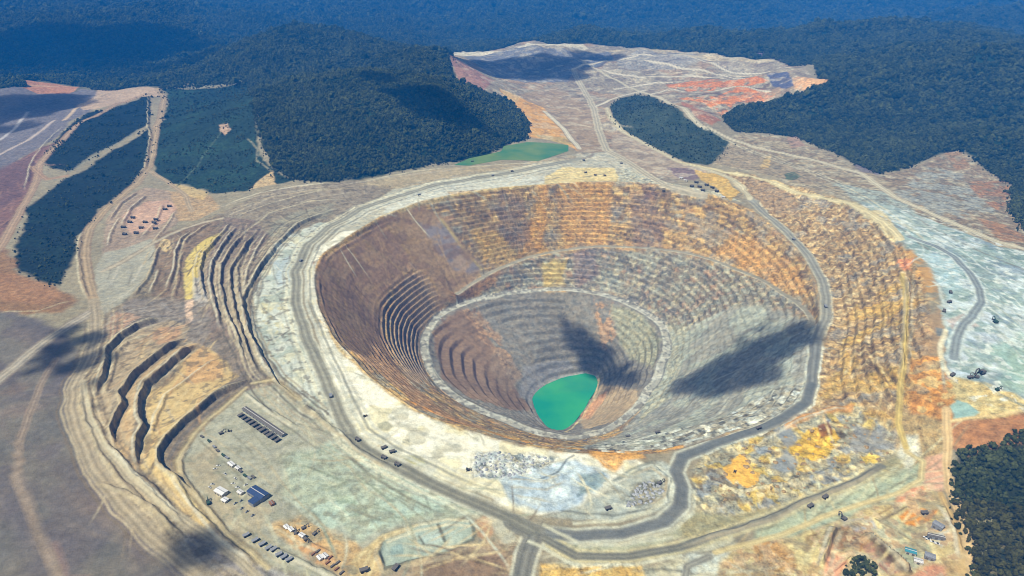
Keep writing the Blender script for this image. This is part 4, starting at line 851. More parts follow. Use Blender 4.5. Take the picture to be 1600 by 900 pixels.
def make_excavator(col):
    r = root('excavator', 'x', 'excavator'); t = []
    for s in (-1, 1):
        b = bmesh.new(); add_box(b, (0, s*2.1, .8), (7.0, 1.2, 1.6), (.8, 1)); t.append((obj('track', b, 'black', r, bevel=.25), []))
    b = bmesh.new(); add_box(b, (-.9, 0, 3.0), (6.2, 4.8, 2.4)); add_box(b, (-3.4, 0, 3.1), (1.6, 4.6, 2.0)); t.append((obj('engine_house', b, col, r), []))
    b = bmesh.new(); add_box(b, (2.2, 1.5, 3.8), (2.2, 1.7, 2.4), (.9, .9)); t.append((obj('cab', b, 'glass', r), []))
    b = bmesh.new(); add_bar(b, (1.6, -.4, 3.4), (6.0, -.4, 8.2), .9, 1.2); add_bar(b, (5.8, -.4, 8.2), (9.4, -.4, 6.6), .8, 1.0); t.append((obj('boom', b, col, r), []))
    b = bmesh.new(); add_bar(b, (9.2, -.4, 6.9), (8.6, -.4, 2.4), .7, .9); t.append((obj('stick', b, col, r), []))
    b = bmesh.new(); add_box(b, (8.0, -.4, 1.6), (1.8, 2.2, 1.8), (.7, 1)); t.append((obj('bucket', b, 'dark', r), []))
    return r, t
def make_bulldozer(col):
    r = root('bulldozer', 'x', 'bulldozer'); t = []
    for s in (-1, 1):
        b = bmesh.new(); add_box(b, (0, s*1.4, .7), (4.6, .8, 1.4), (.75, 1)); t.append((obj('track', b, 'black', r, bevel=.2), []))
    b = bmesh.new(); add_box(b, (.8, 0, 1.7), (3.4, 1.7, 1.4)); t.append((obj('body', b, col, r), []))
    b = bmesh.new(); add_box(b, (-1.0, 0, 2.9), (1.8, 1.9, 1.7), (.9, .9)); t.append((obj('cab', b, 'glass', r), []))
    b = bmesh.new(); add_box(b, (3.6, 0, 1.0), (.5, 4.6, 1.7)); t.append((obj('blade', b, 'dark', r), []))
    return r, t
def make_container(col):
    r = root('shipping_container', 'x', 'container'); t = []
    b = bmesh.new(); add_box(b, (0, 0, 1.35), (7.2, 2.6, 2.7))
    for k in range(12): add_box(b, (-3.3+.6*k, 0, 1.35), (.22, 2.72, 2.5))
    t.append((obj('body', b, col, r), []))
    b = bmesh.new(); add_box(b, (3.66, 0, 1.35), (.1, 2.3, 2.3)); t.append((obj('door', b, 'grey', r), []))
    return r, t
def building(name, label, cat, L_, W_, H_, wall, roofm, pitch=.28, doors=2, group=None, wing=None, plinth=True):
    r = root(name, label, cat, group)
    b = bmesh.new(); add_box(b, (0, 0, H_/2-1), (L_, W_, H_+2)); 
    if wing: add_box(b, (wing[0], wing[1], H_*.45-1), (wing[2], wing[3], H_*.9+2))
    obj('wall', b, wall, r)
    b = bmesh.new()
    def gable(cx, cy, l, w, h, along):
        o = .6; hz_ = h+ (w if along == 'x' else l)*pitch/2
        if along == 'x': pts = [(-l/2-o, -w/2-o, h-.1), (l/2+o, -w/2-o, h-.1), (l/2+o, 0, hz_), (-l/2-o, 0, hz_), (l/2+o, w/2+o, h-.1), (-l/2-o, w/2+o, h-.1)]; F_ = ((0, 1, 2, 3), (3, 2, 4, 5), (0, 3, 5), (1, 4, 2), (0, 5, 4, 1))
        else: pts = [(-l/2-o, -w/2-o, h-.1), (-l/2-o, w/2+o, h-.1), (0, w/2+o, hz_), (0, -w/2-o, hz_), (l/2+o, w/2+o, h-.1), (l/2+o, -w/2-o, h-.1)]; F_ = ((3, 2, 1, 0), (5, 4, 2, 3), (0, 5, 3), (1, 2, 4), (1, 4, 5, 0))
        v = [b.verts.new((p[0]+cx, p[1]+cy, p[2])) for p in pts]
        for f in F_: b.faces.new([v[k] for k in f])
    gable(0, 0, L_, W_, H_, 'x')
    if wing: gable(wing[0], wing[1], wing[2], wing[3], H_*.9, 'y')
    rf = obj('roof', b, roofm, r)
    b = bmesh.new(); add_box(b, (0, 0, H_+W_*pitch/2+.05), (L_+1.2, .9, .3)); obj('ridge_cap', b, 'pale' if roofm in ('navy', 'dark', 'teal') else 'grey', rf)
    for k in range(doors):
        b = bmesh.new(); x = (k+.5)/doors*L_-L_/2; add_box(b, (x, -W_/2-.06, 1.7), (min(3.6, L_/doors*.6), .16, 3.4)); obj('door', b, 'dark' if wall != 'dark' else 'grey', r)
    return r
MASTERS = {}
def place(kind, px, py, ang, label, group=None, s=1.0, var=None):
    """ang: heading on the ground, degrees anticlockwise from east"""
    key = (kind, var)
    mk = {'truck': lambda: make_haul_truck(*{None: ('dark', 'dark'), 'y': ('yellow', 'yellow'), 'g': ('grey', 'dark')}[var]), 'pickup': lambda: make_pickup(var or 'white'),
          'digger': lambda: make_excavator(var or 'dark'), 'dozer': lambda: make_bulldozer(var or 'yellow'), 'box': lambda: make_container(var or 'dark')}[kind]
    if key not in MASTERS:
        r, t = mk(); MASTERS[key] = (r, t); r['label'] = label
        if group: r['group'] = group
    else:
        r = dup(*MASTERS[key], label, group)
    p = G(px, py); r.location = p; r.rotation_euler = (0, 0, math.radians(ang)); r.scale = (s, s, s); return r
def heading(p, q):
    a, b = G(*p), G(*q); return math.degrees(math.atan2(b.y-a.y, b.x-a.x))
ORD = ['first', 'second', 'third', 'fourth', 'fifth', 'sixth', 'seventh', 'eighth', 'ninth', 'tenth', 'eleventh', 'twelfth', 'thirteenth', 'fourteenth']
# long shed and the trucks parked along it
h = heading((382, 640), (444, 682)); a, b_ = G(382, 640), G(444, 682); Ls = (b_-a).length
shed = building('long_shed', 'long narrow shed with dark roof and pale ridge on the grey plateau', 'shed', Ls, 9, 5, 'grey', 'dark', .22, 12)
shed.location = (a+b_)/2; shed.rotation_euler = (0, 0, math.radians(h))
n = 11
for k in range(n):
    f = (k+.4)/n; px, py = 374+(437-374)*f, 649+(692-649)*f
    place('truck', px, py, h+90+random.uniform(-4, 4), 'dark haul truck, %s from the upper end of the row beside the long shed' % ORD[k], 'haul trucks parked beside the long shed', random.uniform(.85, 1.1))
# plateau camp
def bld(px, py, ang, *a, **k):
    o = building(*a, **k); o.location = G(px, py); o.rotation_euler = (0, 0, math.radians(ang)); return o
bld(404, 775, h+5, 'workshop', 'large workshop with dark blue roof and side wing on the plateau', 'workshop', 34, 17, 8, 'grey', 'navy', .2, 4, wing=(9, -12, 13, 18))
bld(346, 771, h+8, 'depot_building', 'white roofed depot building at the plateau edge, larger of the pale pair', 'building', 20, 12, 6, 'cream', 'white', .2, 3)
bld(352, 783, h+8, 'depot_building', 'small white annex just below the white roofed depot building', 'building', 10, 8, 4, 'cream', 'white', .2, 1)
bld(376, 771, h+4, 'store_shed', 'pale shed between the white depot and the blue roofed workshop', 'shed', 10, 7, 4, 'cream', 'pale', .25, 1)
bld(425, 788, h-10, 'store_shed', 'rusty shed against the lower corner of the blue roofed workshop', 'shed', 9, 6, 4, 'rust', 'rust', .25, 1)
bld(362, 727, h, 'office_cabin', 'white roofed office cabin in the middle of the plateau camp', 'cabin', 14, 7, 4, 'cream', 'white', .2, 2)
bld(372, 733, h, 'office_cabin', 'pale cabin next down the lane from the white office cabin', 'cabin', 9, 6, 4, 'cream', 'pale', .2, 1)
for k, (px, py) in enumerate([(316, 683), (327, 690), (335, 699), (340, 705), (349, 712), (355, 716), (376, 737), (383, 744), (390, 748), (396, 746)]):
    place('box', px, py, h+random.uniform(-6, 6), 'dark container, %s from the top of the line beside the camp lane' % ORD[k], 'containers along the camp lane', 1.15, ['dark', 'green', 'grey'][k % 3])
for k, (px, py) in enumerate([(336, 733), (341, 728), (352, 741), (332, 757), (328, 762), (364, 756), (368, 748), (384, 758), (371, 762)]):
    place('pickup', px, py, h+random.choice((0, 90, 45)), 'white pickup, %s counted downhill among those in the plateau camp' % ORD[k], 'pickups in the plateau camp', 1.2)
for k, (px, py) in enumerate([(359, 782), (368, 787), (377, 783), (386, 800), (395, 806), (378, 795)]):
    place('pickup', px, py, h+random.choice((0, 90)), 'grey pickup, %s counted downhill below the white depot building' % ORD[k], 'pickups parked below the depot', 1.2, 'grey')
place('digger', 346, 678, 40, 'dark excavator standing alone left of the row of haul trucks', None, 1.0)
place('dozer', 358, 674, 10, 'small bulldozer just right of the lone excavator on the plateau', None, 1.1, 'dark')
place('digger', 326, 787, 120, 'dark excavator on the plateau edge below the white depot', None, 1.1, 'green')
# walled yard
for k, (px, py, v) in enumerate([(448, 825, 'white'), (455, 829, 'white'), (472, 838, 'white'), (500, 873, 'white'), (508, 870, 'pale')]):
    bld(px, py, h+random.uniform(-10, 10), 'site_cabin', 'white topped cabin, %s from the upper corner of the orange yard' % ORD[k], 'cabin', 9, 6, 3.6, 'cream', v, .18, 1, group='cabins in the orange yard')
for k, (px, py) in enumerate([(475, 826), (492, 835), (478, 844), (462, 834)]):
    place('digger', px, py, [30, 50, -40, 100][k], 'dark excavator, %s from the upper corner of the orange yard' % ORD[[1, 3, 2, 0][k]], 'excavators in the orange yard', .9)
for k, (px, py) in enumerate([(490, 866), (497, 862), (512, 880), (520, 885), (526, 890), (534, 896), (516, 872), (528, 880)]):
    place('box', px, py, h+90, 'rusty container, %s down the line at the foot of the orange yard' % ORD[k], 'containers at the foot of the orange yard', 1.0, ['rust', 'dark'][k % 2])
for k, (px, py) in enumerate([(399, 846), (410, 852), (420, 858), (428, 860), (436, 868), (444, 872), (452, 876), (385, 838)]):
    place('truck', px, py, h+80+random.uniform(-10, 10), 'grey haul truck, %s from the top of the strip below the plateau road' % ORD[(k+1) % 8], 'haul trucks on the strip below the plateau road', .8, 'g')
place('truck', 569, 893, 20, 'dark haul truck on the tan track at the bottom edge', None, 1.0)
place('truck', 618, 889, 60, 'dark haul truck on the track under the settling basins', None, .9)
# upper left yard
for k, (px, py) in enumerate([(265, 323), (258, 328), (244, 344), (241, 349), (227, 348), (243, 358), (221, 357), (213, 365), (203, 348), (208, 341), (193, 356), (195, 367)]):
    place('truck', px, py, 175+random.uniform(-15, 15), 'dark haul truck, %s counted from the upper right of the pink gravel yard' % ORD[k], 'haul trucks in the pink gravel yard', 1.15)
# trucks on roads, each told by its place
for px, py, ang, lab, v in [
    (559, 688, 140, 'dark haul truck on the main haul road at the bend beside the pale rim', None),
    (600, 716, 150, 'dark haul truck on the main haul road next below the bend', None),
    (621, 727, 150, 'dark haul truck on the main haul road, lowest of the three near the bend', None),
    (600, 701, 30, 'dark haul truck pulled off the haul road onto the pale rim', None),
    (613, 707, 20, 'dark haul truck on the pale rim beside another pulled off the road', None),
    (914, 691, 0, 'dark haul truck on the pit road just below the green lake', None),
    (981, 683, 10, 'dark haul truck on the pit road right of the one below the lake', None),
    (1027, 677, 10, 'dark haul truck on the pit road farther right below the grey slope', None),
    (950, 796, 20, 'dark haul truck at the left end of the speckled stock yard', None),
    (1185, 670, 25, 'dark haul truck on the dark road climbing along the lower right rim', None),
    (1266, 792, 30, 'dark haul truck on the lower right track beneath the ore block', None),
    (1289, 778, 30, 'dark haul truck higher on the lower right track beneath the ore block', None),
    (1444, 803, 0, 'dark haul truck on the small orange patch at lower right', None),
    (1488, 587, 30, 'dark haul truck at the lower left edge of the pale blue flat', None),
    (1516, 591, 10, 'dark haul truck beside the large excavator on the pale flat', None),
    (1475, 487, 60, 'dark haul truck on the pinkish ledge left of the pale flat', None),
    (1483, 473, 20, 'dark haul truck just above the pinkish ledge of the pale flat', None),
    (1485, 458, 70, 'dark haul truck on the upper pale flat inside the curved road', None),
    (912, 251, 0, 'dark haul truck on the road junction above the back wall', None),
    (915, 270, 5, 'dark haul truck, leftmost on the cream ledge above the back wall', None),
    (930, 274, -40, 'dark haul truck in the middle of the cream ledge above the back wall', None),
    (945, 275, -40, 'dark haul truck, rightmost on the cream ledge above the back wall', None),
    (971, 256, -20, 'dark haul truck beside the crossing of the north roads', None),
    (1037, 298, -10, 'dark haul truck at the very lip of the back wall', None),
    (738, 253, 10, 'dark haul truck on the road below the bright green pond', None),
    (800, 268, 10, 'dark haul truck on the upper rim road right of the pond', None),
    (770, 275, 10, 'dark haul truck on the upper rim road below the pond', 'g'),
    (655, 305, 20, 'grey haul truck on the upper rim road near the forest hill', 'g'),
    (470, 408, 80, 'grey haul truck on the rim road at the left side of the pit', 'g'),
    (517, 620, 110, 'grey haul truck on the haul road left of the pale rim', 'g'),
    (1290, 480, 85, 'grey haul truck on the grey road at the right side of the pit', 'g'),
    (1240, 375, 125, 'grey haul truck on the road descending the right rim', 'g')]:
    place('truck', px, py, ang, lab, None, .85, v)
place('digger', 1533, 584, 200, 'large dark excavator at the lower edge of the pale blue flat', None, 1.7)
place('digger', 1525, 590, 160, 'smaller dark excavator beside the largest one on the pale flat', None, 1.1)
place('digger', 1555, 504, 90, 'green excavator alone on the open pale flat at right', None, 1.3, 'green')
place('digger', 1558, 610, 20, 'green excavator on the lowest part of the pale flat', None, 1.0, 'green')
place('digger', 1031, 756, 30, 'dark excavator at the upper right of the speckled stock yard', None, 1.0)
place('digger', 1318, 811, 120, 'dark excavator on the tan ledge at the head of the brown cut', None, 1.1)
place('dozer', 731, 735, 10, 'dark bulldozer at the left edge of the speckled rock piles', None, 1.5, 'dark')
place('dozer', 570, 651, 40, 'yellow bulldozer on the pale rim inside the road bend', None, 1.2)
place('dozer', 1148, 738, 60, 'yellow bulldozer on the bright yellow ore patch', None, 1.1)
for k, (px, py) in enumerate([(1064, 279), (1071, 283), (1081, 292), (1093, 293), (1104, 290), (1113, 294), (1098, 298), (1120, 300), (1130, 309), (1088, 286)]):
    if k in (0, 1, 8): bld(px, py, -30, 'store_shed', 'white roofed shed, %s from the left in the busy yard above the back wall' % ORD[[0, 1, 2][(0, 1, 8).index(k)]], 'shed', 12, 8, 5, 'cream', 'white', .2, 1, group='sheds above the back wall')
    else: place('truck', px, py, -35+random.uniform(-20, 20), 'dark haul truck, %s in the busy yard right above the back wall' % ORD[[0, 0, 1, 2, 3, 4, 5, 6, 6, 0][k] if k != 9 else 7], 'haul trucks in the yard above the back wall', 1.2)
# lower right plant
bld(1422, 864, -25, 'plant_building', 'teal roofed plant building in the lower right works', 'building', 14, 9, 5, 'cream', 'teal', .2, 2)
bld(1434, 879, -25, 'plant_building', 'pale yellowish building below the teal roofed plant', 'building', 11, 8, 5, 'cream', 'pale', .2, 1)
bld(1465, 825, -55, 'plant_building', 'tall grey plant building near the corner forest', 'building', 14, 9, 8, 'grey', 'grey', .2, 2)
bld(1462, 841, -20, 'plant_building', 'long dark roofed building below the tall grey plant', 'building', 22, 6, 5, 'grey', 'dark', .2, 3)
bld(1452, 872, -30, 'plant_building', 'low grey building at the lower right beside the pink ground', 'building', 13, 9, 6, 'grey', 'grey', .2, 2)
for k, (px, py) in enumerate([(1450, 843), (1457, 847), (1464, 850), (1446, 840)]):
    place('pickup', px, py, -20, 'white pickup, %s from the left under the long dark roofed building' % ORD[(k+1) % 4], 'pickups under the dark roofed building', 1.3)
# tipped piles of rock
def pile(name, mat, label, group, pts, r0, r1):
    base = []
    for v in range(4):
        bm = bmesh.new(); bmesh.ops.create_icosphere(bm, subdivisions=2, radius=1)
        for q in bm.verts:
            k = 1+.22*math.sin(3.1*q.co.x+v*2)+.18*math.sin(4.7*q.co.y+v)+.10*math.sin(9*q.co.x+7*q.co.y)
            z = max(q.co.z, -.2); q.co = Vector((q.co.x*k, q.co.y*k, .75*z*(1-.35*math.hypot(q.co.x, q.co.y))))
        me = bpy.data.meshes.new(name); bm.to_mesh(me); bm.free(); me.materials.append(M[mat]); base.append(me)
    for k, (px, py) in enumerate(pts):
        o = bpy.data.objects.new(name, base[k % 4]); C.objects.link(o); o.location = G(px, py); s = random.uniform(r0, r1); o.scale = (s*random.uniform(.8, 1.3), s, s); o.rotation_euler = (0, 0, random.uniform(0, 6))
        o['label'] = label; o['category'] = 'rock pile'; o['group'] = group
def inpx(poly, n, md):
    p = P(poly); out = []
    for _ in range(9000):
        q = np.array([random.uniform(p[:, 0].min(), p[:, 0].max()), random.uniform(p[:, 1].min(), p[:, 1].max())])
        if inside(q[0:1], q[1:2], p)[0] and all(np.hypot((q-o)[0], (q-o)[1]*1.6) > md for o in out): out.append(q)
        if len(out) >= n: break
    return [tuple(q) for q in out]
pile('rock_pile', 'rock', 'small grey rock pile among many tipped on the pale front rim', 'rock piles tipped on the pale rim', inpx('740,714 764,706 838,712 862,718 840,732 800,748 748,744', 60, 7), 2.0, 3.6)
pile('rock_pile', 'rock', 'small dark rock pile among many in the oval stock yard', 'rock piles in the oval stock yard', inpx('1002,753 1028,752 1036,768 1014,786 980,792 990,770', 34, 6), 2.4, 4.2)
pile('rock_pile', 'ochre', 'ochre rock pile among many on the broken ore block', 'rock piles on the broken ore block', inpx('1090,745 1180,690 1300,640 1385,670 1395,705 1330,742 1240,775 1150,798', 60, 9), 2.2, 4.4)
# ------------------------------------------------------------------ trees
def leaf_material(name, c0, c1):
    m, nt, b = new_mat(name); N = nt.nodes.new; L = nt.links.new
    oi = N('ShaderNodeObjectInfo'); tc = N('ShaderNodeTexCoord'); n = N('ShaderNodeTexNoise'); n.inputs['Scale'].default_value = 1.1; n.inputs['Detail'].default_value = 3; L(tc.outputs['Object'], n.inputs['Vector'])
    ad = N('ShaderNodeMath'); ad.operation = 'ADD'; L(oi.outputs['Random'], ad.inputs[0]); L(n.outputs['Fac'], ad.inputs[1])
    ns = N('ShaderNodeTexNoise'); ns.inputs['Scale'].default_value = .006; ns.inputs['Detail'].default_value = 4; L(oi.outputs['Location'], ns.inputs['Vector'])
    a2 = N('ShaderNodeMath'); a2.operation = 'MULTIPLY_ADD'; a2.inputs[1].default_value = 1.6; a2.inputs[2].default_value = -.3; L(ns.outputs['Fac'], a2.inputs[0])
    a3 = N('ShaderNodeMath'); a3.operation = 'ADD'; L(ad.outputs[0], a3.inputs[0]); L(a2.outputs[0], a3.inputs[1])
    ml = N('ShaderNodeMath'); ml.operation = 'MULTIPLY'; ml.inputs[1].default_value = .3333; L(a3.outputs[0], ml.inputs[0])
    r = N('ShaderNodeValToRGB'); e = r.color_ramp.elements; e[0].position = .28; e[1].position = .72; e[0].color = (*c0, 1); e[1].color = (*c1, 1)
    L(ml.outputs[0], r.inputs[0]); L(r.outputs[0], b.inputs['Base Color']); b.inputs['Roughness'].default_value = .9; b.inputs['Specular IOR Level'].default_value = .05
    return m
LEAF = leaf_material('forest leaves', (.016, .024, .008), (.088, .100, .034)); BARK = plain('bark', (.10, .08, .06), .95)
def crown_bm(seed, leaves=True):
    r = random.Random(seed); bm = bmesh.new(); cl = []
    for k in range(7):
        a, d = r.uniform(0, 6.28), (0 if k == 0 else r.uniform(.35, .62)); cl.append((Vector((math.cos(a)*d, math.sin(a)*d, r.uniform(.75, 1.25)+(.35 if k == 0 else 0))), r.uniform(.34, .55)))
    for c, s in cl:
        b2 = bmesh.new(); bmesh.ops.create_icosphere(b2, subdivisions=1, radius=s)
        for v in b2.verts: v.co = c+v.co*r.uniform(.72, 1.28)
        me = bpy.data.meshes.new('t'); b2.to_mesh(me); b2.free(); bm.from_mesh(me); bpy.data.meshes.remove(me)
    for _ in range(110):       # loose leaf sprays that break the outline
        c, s = r.choice(cl); d = Vector((r.gauss(0, 1), r.gauss(0, 1), r.gauss(0, 1))).normalized(); p = c+d*s*r.uniform(.95, 1.3)
        u = d.orthogonal().normalized()*.13; w_ = d.cross(u).normalized()*.13+d*.05
        bm.faces.new([bm.verts.new(p-u-w_), bm.verts.new(p+u-w_), bm.verts.new(p+u*.6+w_), bm.verts.new(p-u*.8+w_)])
    return bm
def trunk_bm(seed):
    r = random.Random(seed); bm = bmesh.new(); bmesh.ops.create_cone(bm, cap_ends=True, segments=7, radius1=.085, radius2=.04, depth=1.2, matrix=Matrix.Translation((0, 0, .45)))
    for k in range(3):
        a = k*2.1+r.uniform(0, 1); p = Vector((0, 0, .7)); q = Vector((math.cos(a)*.4, math.sin(a)*.4, 1.05)); add_bar(bm, p, q, .045, .045)
    return bm
CR = []; TRK = []
for v in range(4):
    me = bpy.data.meshes.new('crown'); b = crown_bm(v+3); b.to_mesh(me); b.free(); me.materials.append(LEAF); CR.append(me)
    me = bpy.data.meshes.new('trunk'); b = trunk_bm(v+3); b.to_mesh(me); b.free(); me.materials.append(BARK); TRK.append(me)
OLIVE = leaf_material('olive leaves', (.026, .027, .006), (.105, .100, .030)); CRO = []
for me in CR: m2 = me.copy(); m2.materials.clear(); m2.materials.append(OLIVE); CRO.append(m2)
proto = bpy.data.collections.new('tree kinds')
for v in range(4):
    bm = bmesh.new(); bm.from_mesh(CR[v]); nf = len(bm.faces); bm.from_mesh(TRK[v]); bm.faces.ensure_lookup_table()
    for f in bm.faces[nf:]: f.material_index = 1
    me = bpy.data.meshes.new('tree_kind'); bm.to_mesh(me); bm.free(); me.materials.append(LEAF); me.materials.append(BARK)
    proto.objects.link(bpy.data.objects.new('tree_kind', me))
TREE = np.zeros(X.size)
def treepaint(s, v, patch=None, f=24):
    w = W(s, True); idx, m = pmask(w, X, Y, f, 8, 40, 5)
    if patch: m = m*sstep(patch[1]-.1, patch[1]+.1, fbm(X[idx], Y[idx], patch[0], 3, 222))
    TREE[idx] = np.maximum(TREE[idx], m*v)
TREE[:] = (m_far := sstep(4200, 4800, dist+fbm(X, Y, 700, 3, 5)*500))
for s in (FARW,): 
    idx, m = pmask(W(s, True), X, Y, 8, 8, 60); TREE[idx] *= (1-m)
for s in ('0,150 40,140 60,122 125,128 165,145 150,170 110,190 90,215 60,238 0,270 -60,290 -60,150', '150,138 180,140 230,133 252,133 248,148 215,150 180,165 150,172 130,174 120,165 150,152', '40,136 37,128 70,122 122,126 108,146 60,149'):
    idx, m = pmask(W(s, True), X, Y, 8, 8, 60); TREE[idx] *= (1-m)
for s in (F_HILL, F_DARK, F_RIGHT, F_EDGE): treepaint(s, 1.0)
for s in (F_CORNER, F_BOT): treepaint(s, 1.0, None, 9)
idx, m = pmask(pond_w, X, Y, 30); TREE[idx] *= 1-np.clip(2*m, 0, 1)
treepaint(F_WEDGE, .2); treepaint(L1, .4, (60, 0)); treepaint(L2, .3, (40, -.1)); treepaint(L3, .3, (50, 0))
def grid_pts(r0, r1, step):
    n = int(2*r1/step); gx, gy = np.meshgrid(np.arange(-r1*.76, r1*.76, step), np.arange(r0*.6, r1, step)); gx = gx.ravel(); gy = gy.ravel()
    gx = gx+rng.uniform(-.42, .42, gx.size)*step; gy = gy+rng.uniform(-.42, .42, gy.size)*step
    r = np.hypot(gx, gy); k = (r >= r0) & (r < r1) & (np.abs(np.arctan2(gx, gy)) < math.radians(47)); gx, gy = gx[k], gy[k]
    k = rng.random(gx.size) < look(TREE, gx, gy)*np.clip(1.25+1.6*fbm(gx, gy, 70, 3, 700), .25, 1); return gx[k], gy[k]
pts = []
for r0, r1, st, sc_ in [(700, 2000, 5.6, 3.6), (2000, 3600, 7.2, 4.9), (3600, 5600, 9.6, 6.5), (5600, 8500, 13.5, 9), (8500, 14000, 23, 14)]:
    gx, gy = grid_pts(r0, r1, st); s = sc_*np.exp(rng.normal(0, .36, gx.size))*np.where(look(TREE, gx, gy) < .42, .5, 1); pts.append(np.column_stack([gx, gy, zground(gx, gy)-.05*s, s]))
pts = np.vstack(pts); print('trees', len(pts))
# the trees of the corner wood that show largest stand singly
cw = W(F_CORNER, True); k = inside(pts[:, 0], pts[:, 1], cw)
dv = pts[:, :3]-np.array([0, 0, CAM_H]); zc_ = dv[:, 1]*cp-dv[:, 2]*sp_; u = 800+F*dv[:, 0]/zc_; v = 450-F*(dv[:, 1]*sp_+dv[:, 2]*cp)/zc_
k &= (u < 1604) & (v < 904); sel = np.nonzero(k)[0]; sel = sel[np.argsort(np.linalg.norm(dv[sel], axis=1))][:300]
for t, i_ in enumerate(sel):
    e = bpy.data.objects.new('forest_tree', None); C.objects.link(e); e.location = pts[i_, :3]; s = pts[i_, 3]; e.scale = (s, s, s*random.uniform(.9, 1.25)); e.rotation_euler = (0, 0, random.uniform(0, 6.28))
    e['label'] = 'dense dark green tree in the wood at the lower right corner'; e['category'] = 'tree'; e['group'] = 'trees of the lower right wood'
    for nm, me in (('crown', CRO[t % 4]), ('trunk', TRK[t % 4])):
        c = bpy.data.objects.new(nm, me); C.objects.link(c); c.parent = e
keep = np.ones(len(pts), bool); keep[sel] = False; pts = pts[keep]
me = bpy.data.meshes.new('forest'); me.vertices.add(len(pts)); me.vertices.foreach_set('co', pts[:, :3].astype(np.float32).ravel())
fa = me.attributes.new('size', 'FLOAT', 'POINT'); fa.data.foreach_set('value', pts[:, 3].astype(np.float32))
fo = bpy.data.objects.new('forest', me); C.objects.link(fo); fo['kind'] = 'stuff'
ng = bpy.data.node_groups.new('plant forest', 'GeometryNodeTree'); ng.interface.new_socket('Geometry', in_out='INPUT', socket_type='NodeSocketGeometry'); ng.interface.new_socket('Geometry', in_out='OUTPUT', socket_type='NodeSocketGeometry')
N = ng.nodes.new; gi, go = N('NodeGroupInput'), N('NodeGroupOutput'); ip = N('GeometryNodeInstanceOnPoints'); ci = N('GeometryNodeCollectionInfo'); ci.inputs['Collection'].default_value = proto; ci.inputs['Separate Children'].default_value = True; ci.inputs['Reset Children'].default_value = True
na = N('GeometryNodeInputNamedAttribute'); na.data_type = 'FLOAT'; na.inputs['Name'].default_value = 'size'
rv = N('FunctionNodeRandomValue'); rv.data_type = 'FLOAT_VECTOR'; rv.inputs[0].default_value = (0, 0, 0); rv.inputs[1].default_value = (.15, .15, 6.28)
cb = N('ShaderNodeCombineXYZ')
for k in range(3): ng.links.new(na.outputs[0], cb.inputs[k])
ip.inputs['Pick Instance'].default_value = True
ng.links.new(gi.outputs[0], ip.inputs['Points']); ng.links.new(ci.outputs[0], ip.inputs['Instance']); ng.links.new(rv.outputs[0], ip.inputs['Rotation']); ng.links.new(cb.outputs[0], ip.inputs['Scale']); ng.links.new(ip.outputs[0], go.inputs[0])
md = fo.modifiers.new('plant', 'NODES'); md.node_group = ng
water('pond', pond_w, pond_z, (92, 138, 92), .6)
# ------------------------------------------------------------------ clouds that cast the shade seen on the ground
SUN = Vector((-.38, -.36, .85)).normalized()
def cloud(alt, blobs, seed):
    r = random.Random(seed); bm = bmesh.new()
    for px, py, rad_, n in blobs:
        g = G(px, py); c = g+SUN*((alt-g.z)/SUN.z)
        for k in range(n):
            a, d = r.uniform(0, 6.28), rad_*math.sqrt(r.random())*.8; s = rad_*r.uniform(.34, .62)*(1-.4*d/rad_)
            b2 = bmesh.new(); bmesh.ops.create_icosphere(b2, subdivisions=3, radius=1)
            for v in b2.verts:
                q = v.co; f_ = 1+.16*math.sin(5*q.x+k)*math.sin(4*q.y+2*k)+.1*math.sin(11*q.x+3*k)*math.sin(9*q.y+k)
                v.co = Vector((c.x+math.cos(a)*d, c.y+math.sin(a)*d, c.z+r.uniform(0, .02)*s))+Vector((q.x*f_*s, q.y*f_*s, q.z*f_*s*.6))
            me = bpy.data.meshes.new('t'); b2.to_mesh(me); b2.free(); bm.from_mesh(me); bpy.data.meshes.remove(me)
    o = obj('cloud', bm, CLOUD, None, True); o['kind'] = 'structure'
    md_ = o.modifiers.new('join puffs', 'REMESH'); md_.mode = 'VOXEL'; md_.voxel_size = max(b_[2] for b_ in blobs)*.07; md_.use_smooth_shade = True
    m = bpy.data.materials.new('cloud vapour'); m.use_nodes = True; n_ = m.node_tree; n_.nodes.clear(); ou = n_.nodes.new('ShaderNodeOutputMaterial'); vs = n_.nodes.new('ShaderNodeVolumeScatter')
    vs.inputs['Color'].default_value = (.95, .95, .95, 1); vs.inputs['Density'].default_value = 4.8/max(b_[2] for b_ in blobs); n_.links.new(vs.outputs[0], ou.inputs['Volume']); o.data.materials.clear(); o.data.materials.append(m)
CLOUD = plain('cloud droplets', (.8, .8, .8), 1, 0, .05)
cloud(2700, [(1050, 608, 40, 9), (1075, 596, 62, 14), (1110, 588, 90, 24), (1130, 600, 70, 14), (1170, 585, 80, 16), (1150, 566, 86, 26), (1190, 552, 92, 28), (1225, 535, 84, 24), (1250, 518, 56, 14), (1272, 510, 26, 6), (1110, 612, 36, 6), (1205, 585, 50, 10), (1150, 535, 50, 7), (1200, 510, 44, 7)], 1)
cloud(2600, [(892, 515, 50, 12), (910, 532, 60, 14), (935, 560, 76, 20), (960, 585, 66, 20), (985, 590, 52, 14), (950, 608, 40, 10), (975, 615, 30, 7), (875, 495, 24, 5)], 2)
cloud(2600, [(100, 520, 45, 12), (130, 535, 55, 16), (150, 560, 46, 12), (120, 570, 50, 12), (90, 550, 50, 10), (60, 570, 40, 6), (140, 600, 30, 6)], 3)
cloud(2600, [(290, 845, 34, 12), (315, 852, 40, 14), (345, 862, 32, 10), (300, 870, 30, 8), (270, 835, 18, 5)], 4)
